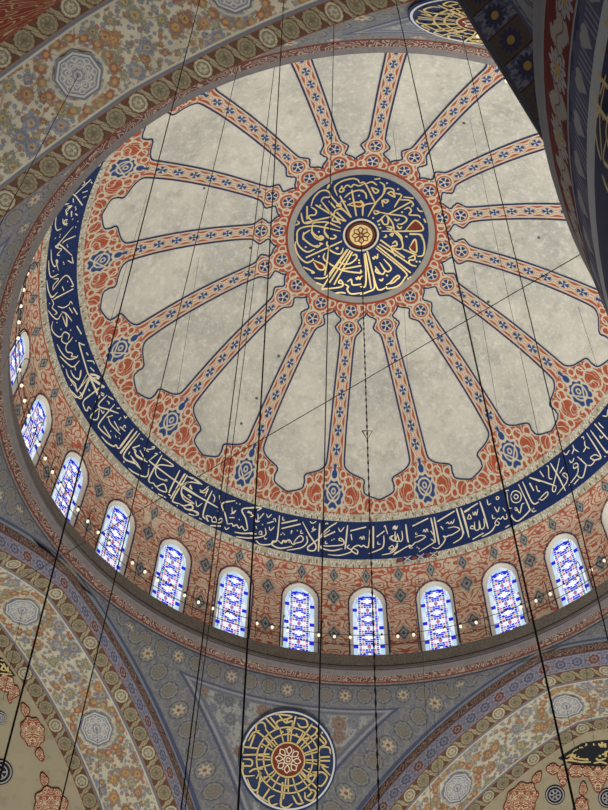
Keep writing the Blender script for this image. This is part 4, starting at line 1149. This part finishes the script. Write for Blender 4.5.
# ------------------------------------------------ lamp hoop and bulbs
HR, HZ = 11.62, 1.0
hoop = empty('lamp_hoop'); hoop.location = (0, 0, ZO + HZ)
tag(hoop, 'thin iron hoop of lamps standing on the cornice in front of the windows', 'lamp hoop')
def ring_tube(r, z, rad):
    m = MB(); m.grid(lin(0, 2*PI, 160), lin(0, 2*PI, 5), lambda a, b: ((r + rad*math.cos(b))*math.cos(a), (r + rad*math.cos(b))*math.sin(a), z - ZO - HZ + rad*math.sin(b) ))
    m.v = [(x, y, z_) for x, y, z_ in m.v]
    return m
def lift(m, dz): m.v = [(x, y, z + dz) for x, y, z in m.v]; return m
m = ring_tube(HR, 0, .014); lift(m, HZ - 0.0); m.build('upper_wire', MT['iron'], hoop)
m = ring_tube(HR, 0, .014); lift(m, HZ - .52 ); m.build('lower_wire', MT['iron'], hoop)
for k in range(28):
    a = W0 - k*PITCH
    if not seen(k): continue
    for sg in (-1, 1):
        b = a + sg*.066
        m = MB(); m.tube([((HR-.22+.11*q)*math.cos(b), (HR-.22+.11*q)*math.sin(b), -ZO + 1.45 - HZ + h) for q, h in ((0, -.12), (.3, .04), (1, .12), (1.7, .06))] + [(HR*math.cos(b), HR*math.sin(b), -ZO + 1.35 - HZ), (HR*math.cos(b), HR*math.sin(b), -ZO + .06 - HZ)], .016, 5); m.build('post', MT['iron'], hoop)
seed_b = MB(); seed_b.lathe([(.001, -.075), (.035, -.065), (.058, -.025), (.055, .025), (.03, .065), (.001, .08)], (0, 0, -ZO), 10)
sk = MB(); sk.lathe([(.035, .08), (.04, .18), (.001, .19)], (0, 0, -ZO), 8)
bulb0 = None; nb = 0
skip = {94.7, 106.7, 82.7, 70.7, 118.7, 160.7, 190.7}
azs = [103.7 + 3*k for k in range(-19, 39)]
azs = [a for a in azs if not any(abs(a - s) < .6 for s in skip)]
def bulb_place(p, label):
    global bulb0
    if bulb0 is None:
        bulb0 = seed_b.build('lamp_bulb', MT['bulb']); sk.build('socket', MT['iron'], bulb0); b = bulb0
    else:
        b = bulb0.copy(); COL.objects.link(b)
        for ch in list(bulb0.children):
            c = ch.copy(); COL.objects.link(c); c.parent = b
    b.location = (p[0], p[1], p[2] + ZO)
    tag(b, label, 'light bulb', 'lamps along the cornice hoop'); return b
def cam_px(p):
    d = Vector(p) - CAM; z = d.dot(FW); return 304 + FOC*d.dot(RT)/z, 405 - FOC*d.dot(UP)/z
pts = []
for a in azs:
    p = (HR*math.cos(R_(a)), HR*math.sin(R_(a)), HZ - .12); x, y = cam_px(p)
    if -5 < x < 613: pts.append((a, p, x, y))
pts.sort(key=lambda t: -t[0])
ORD = ['first', 'second', 'third', 'fourth', 'fifth', 'sixth', 'seventh', 'eighth', 'ninth', 'tenth', 'eleventh', 'twelfth', 'thirteenth', 'fourteenth', 'fifteenth', 'sixteenth', 'seventeenth', 'eighteenth', 'nineteenth', 'twentieth']
up = sorted([t for t in pts if t[3] < 440], key=lambda t: t[3]); lo = sorted([t for t in pts if t[3] >= 440], key=lambda t: t[2])
for i, t in enumerate(up): bulb_place(t[1], 'small glowing bulb on the left edge of the drum, %s from the top' % ORD[i])
third = (len(lo)+2)//3
for i, t in enumerate(lo):
    g, j = divmod(i, third)
    bulb_place(t[1], 'glowing bulb on the cornice hoop, %s from left in the %s third of the row' % (ORD[j], ['left', 'middle', 'right'][g]))
for (x, y, dst, lab) in ((478, 36, 14.0, 'upper glowing bulb on the edge of the dark daisy arch'), (506.5, 81, 12.6, 'lower glowing bulb on the edge of the dark daisy arch')):
    p = CAM + px_dir(x, y)*dst; bulb_place(p, lab).scale = (.34, .34, .34)

# ------------------------------------------------ hanging cables
def cable(label, p1, p2, dist=None, wpx=1.2, top=None, thin=False, name='hanging_cable', ext=1.12, extra=None):
    if top is None:
        top = CAM + px_dir(*p1)*dist if dist else hit_dome(p1[0], p1[1], .0)[0]
    d = px_dir(*p2)
    h = Vector((d.x, d.y)); q = Vector((top.x-CAM.x, top.y-CAM.y)); t = max(5.0, q.dot(h)/h.dot(h))
    bot = CAM + d*t
    bot = top + (bot-top)*ext
    r = wpx/FOC*(top-CAM).length*.5*.42
    m = MB(); n = 24
    m.tube([top + (bot-top)*(i/n) for i in range(n+1)], r, 6)
    o = m.build(name, MT['wire'] if thin else MT['iron'])
    tag(o, label, 'cable', 'cables hanging from the vaults')
    return o, top, bot
def soffit_top(nm, u0): return archmap(ARCH[nm])(arch_w(u0), 0, 1.73)
cable('black cable crossing the left side of the roundel ring from the top edge downwards', (286, -40), (238, 810), 29, 1.7)
cable('thick black cable from the top edge leaning down to the lower right corner', (389, -30), (575, 810), 28, 1.9)
cable('black cable at the right from the near roundel past the rightmost ribs', (462, 36), (608, 640), 27, 1.5)
cable('black cable hooked into the octagon of the near arch at top left', (77, 71), (0, 225), None, 1.4, soffit_top('near_left', -.85))
cable('thick black cable slanting down the left side to the lower left corner', (205, -20), (0, 777), 28, 1.7)
cable('black cable next right of the thick left one, from near arch to bottom edge', (240, 58), (60, 807), 33, 1.3)
cable('black cable left of the paired cables, passing the seventh rib foot', (276, 55), (181, 810), 36, 1.4)
cable('black cable starting left of the roundel, right one of the close pair', (271, 150), (185, 810), None, 1.2)
cable('black cable dropping just left of the roundel centre to the bottom edge', (334, 20), (317, 810), 30, 1.5)
o, kt, kb = cable('beaded chain hanging from the boss of the dome with a small triangle', (361, 236), (379, 810), None, 1.5, name='hanging_chain')
kp = MB(); NB = 240
kp.tube([kt + (kb-kt)*(.02 + .97*i/NB) for i in range(NB+1)], .02, 6, True, [.034 if i % 3 == 0 else .014 for i in range(NB+1)])
kp.build('beads', MT['iron'], o)
tri = MB(); ce = kt + (kb-kt)*.33
best = min(range(200), key=lambda i: abs(cam_px(kt + (kb-kt)*(i/200))[1] - 433)); ce = kt + (kb-kt)*(best/200)
TA = [ce + RT*(-.16) + UP*.10, ce + RT*.16 + UP*.10, ce - UP*.17]
tri.tube(TA + [TA[0]], .018, 5); tri.build('triangle_fitting', MT['iron'], o)
for lab, a, b, dd in (('thin wire from the dome right of centre to the bottom edge', (404, 305), (431, 810), None), ('thin wire between the thick right cable and the dark daisy arch', (470, 120), (548, 480), None),
        ('thin wire starting below the rib at three, left of the thick right cable end', (473, 265), (500, 425), None), ('short thin wire under the rib beside the dark pier', (578, 307), (597, 366), None),
        ('thin wire across the far pendentive right of the navy roundel', (429, 640), (441, 810), 40), ('short thin wire above the navy roundel of the far pendentive', (268, 640), (265, 716), 40),
        ('thin wire over the lower right arch beside the thick cable', (583, 640), (596, 760), 40), ('thin wire at the left edge over the blue band', (42, 280), (0, 375), 42),
        ('thin wire close right of the thick left cable high in the dome', (147, 195), (108, 330), None), ('thin wire across the left ribs between two black cables', (199, 258), (177, 395), None),
        ('thin wire beside the upright noon rib, right of it', (393, 130), (399, 180), None), ('thin wire left of the upright noon rib near the dome top', (332, 120), (330, 180), None)):
    cable(lab, a, b, dd, .75, None, True, ext=1.0)
for lab, nm, u0, b in (('short cable hooked into the upper octagon of the lower left arch', 'far_left', 0, (5, 690)), ('short cable hooked into the lower octagon of the lower left arch', 'far_left', -5, (100, 800)),
        ('short cable hooked into the upper octagon of the lower right arch', 'far_right', 0, (577, 760)), ('short cable hooked into the lower octagon of the lower right arch', 'far_right', 5, (467, 830))):
    cable(lab, None, b, None, .9, soffit_top(nm, u0))
# long cross wire
a = CAM + px_dir(600, 243)*26.0; b = CAM + px_dir(20, 580)*40.0
m = MB(); m.tube([a + (b-a)*(i/30) for i in range(31)], .011, 5)
tag(m.build('cross_wire', MT['iron']), 'single straight wire stretched diagonally across the dome', 'cable')

# ------------------------------------------------ light
def lamp(kind, name, loc, energy, color=(1, 1, 1), **k):
    l = bpy.data.lights.new(name, kind); l.energy = energy; l.color = color
    for q, v in k.items(): setattr(l, q, v)
    o = bpy.data.objects.new(name, l); COL.objects.link(o); o.location = Vector(loc) + Vector((0, 0, ZO)); return o
L1 = lamp('AREA', 'chandelier_light', (-1, 5, -29.5), 7200, (1.0, .965, .91), shape='DISK', size=15.0); L1.rotation_euler = (PI, 0, 0)
L2 = lamp('AREA', 'dome_fill_light', (6, -4, -6), 1500, (.97, .99, 1.0), shape='DISK', size=6.0); L2.rotation_euler = (PI, 0, 0)  # added fill lamp in mid-air, unseen, facing up to brighten the dome
w = bpy.data.worlds.new('hall'); SC.world = w; w.use_nodes = True
w.node_tree.nodes['Background'].inputs[0].default_value = (.86, .92, 1.0, 1); w.node_tree.nodes['Background'].inputs[1].default_value = .16

# ------------------------------------------------ camera
cd_ = bpy.data.cameras.new('camera'); cd_.sensor_fit = 'VERTICAL'; cd_.sensor_height = 36.0; cd_.lens = FOC/810*36.0; cd_.clip_end = 300
cam = bpy.data.objects.new('camera', cd_); COL.objects.link(cam)
from mathutils import Matrix
bk = -FW
cam.matrix_world = Matrix(((RT.x, UP.x, bk.x, CAM.x), (RT.y, UP.y, bk.y, CAM.y), (RT.z, UP.z, bk.z, CAM.z + ZO), (0, 0, 0, 1)))
SC.camera = cam
SC.view_settings.view_transform = 'Standard'; SC.view_settings.look = 'None'; SC.view_settings.gamma = 1.0; SC.view_settings.use_curve_mapping = False
SC.view_settings.exposure = -0.10
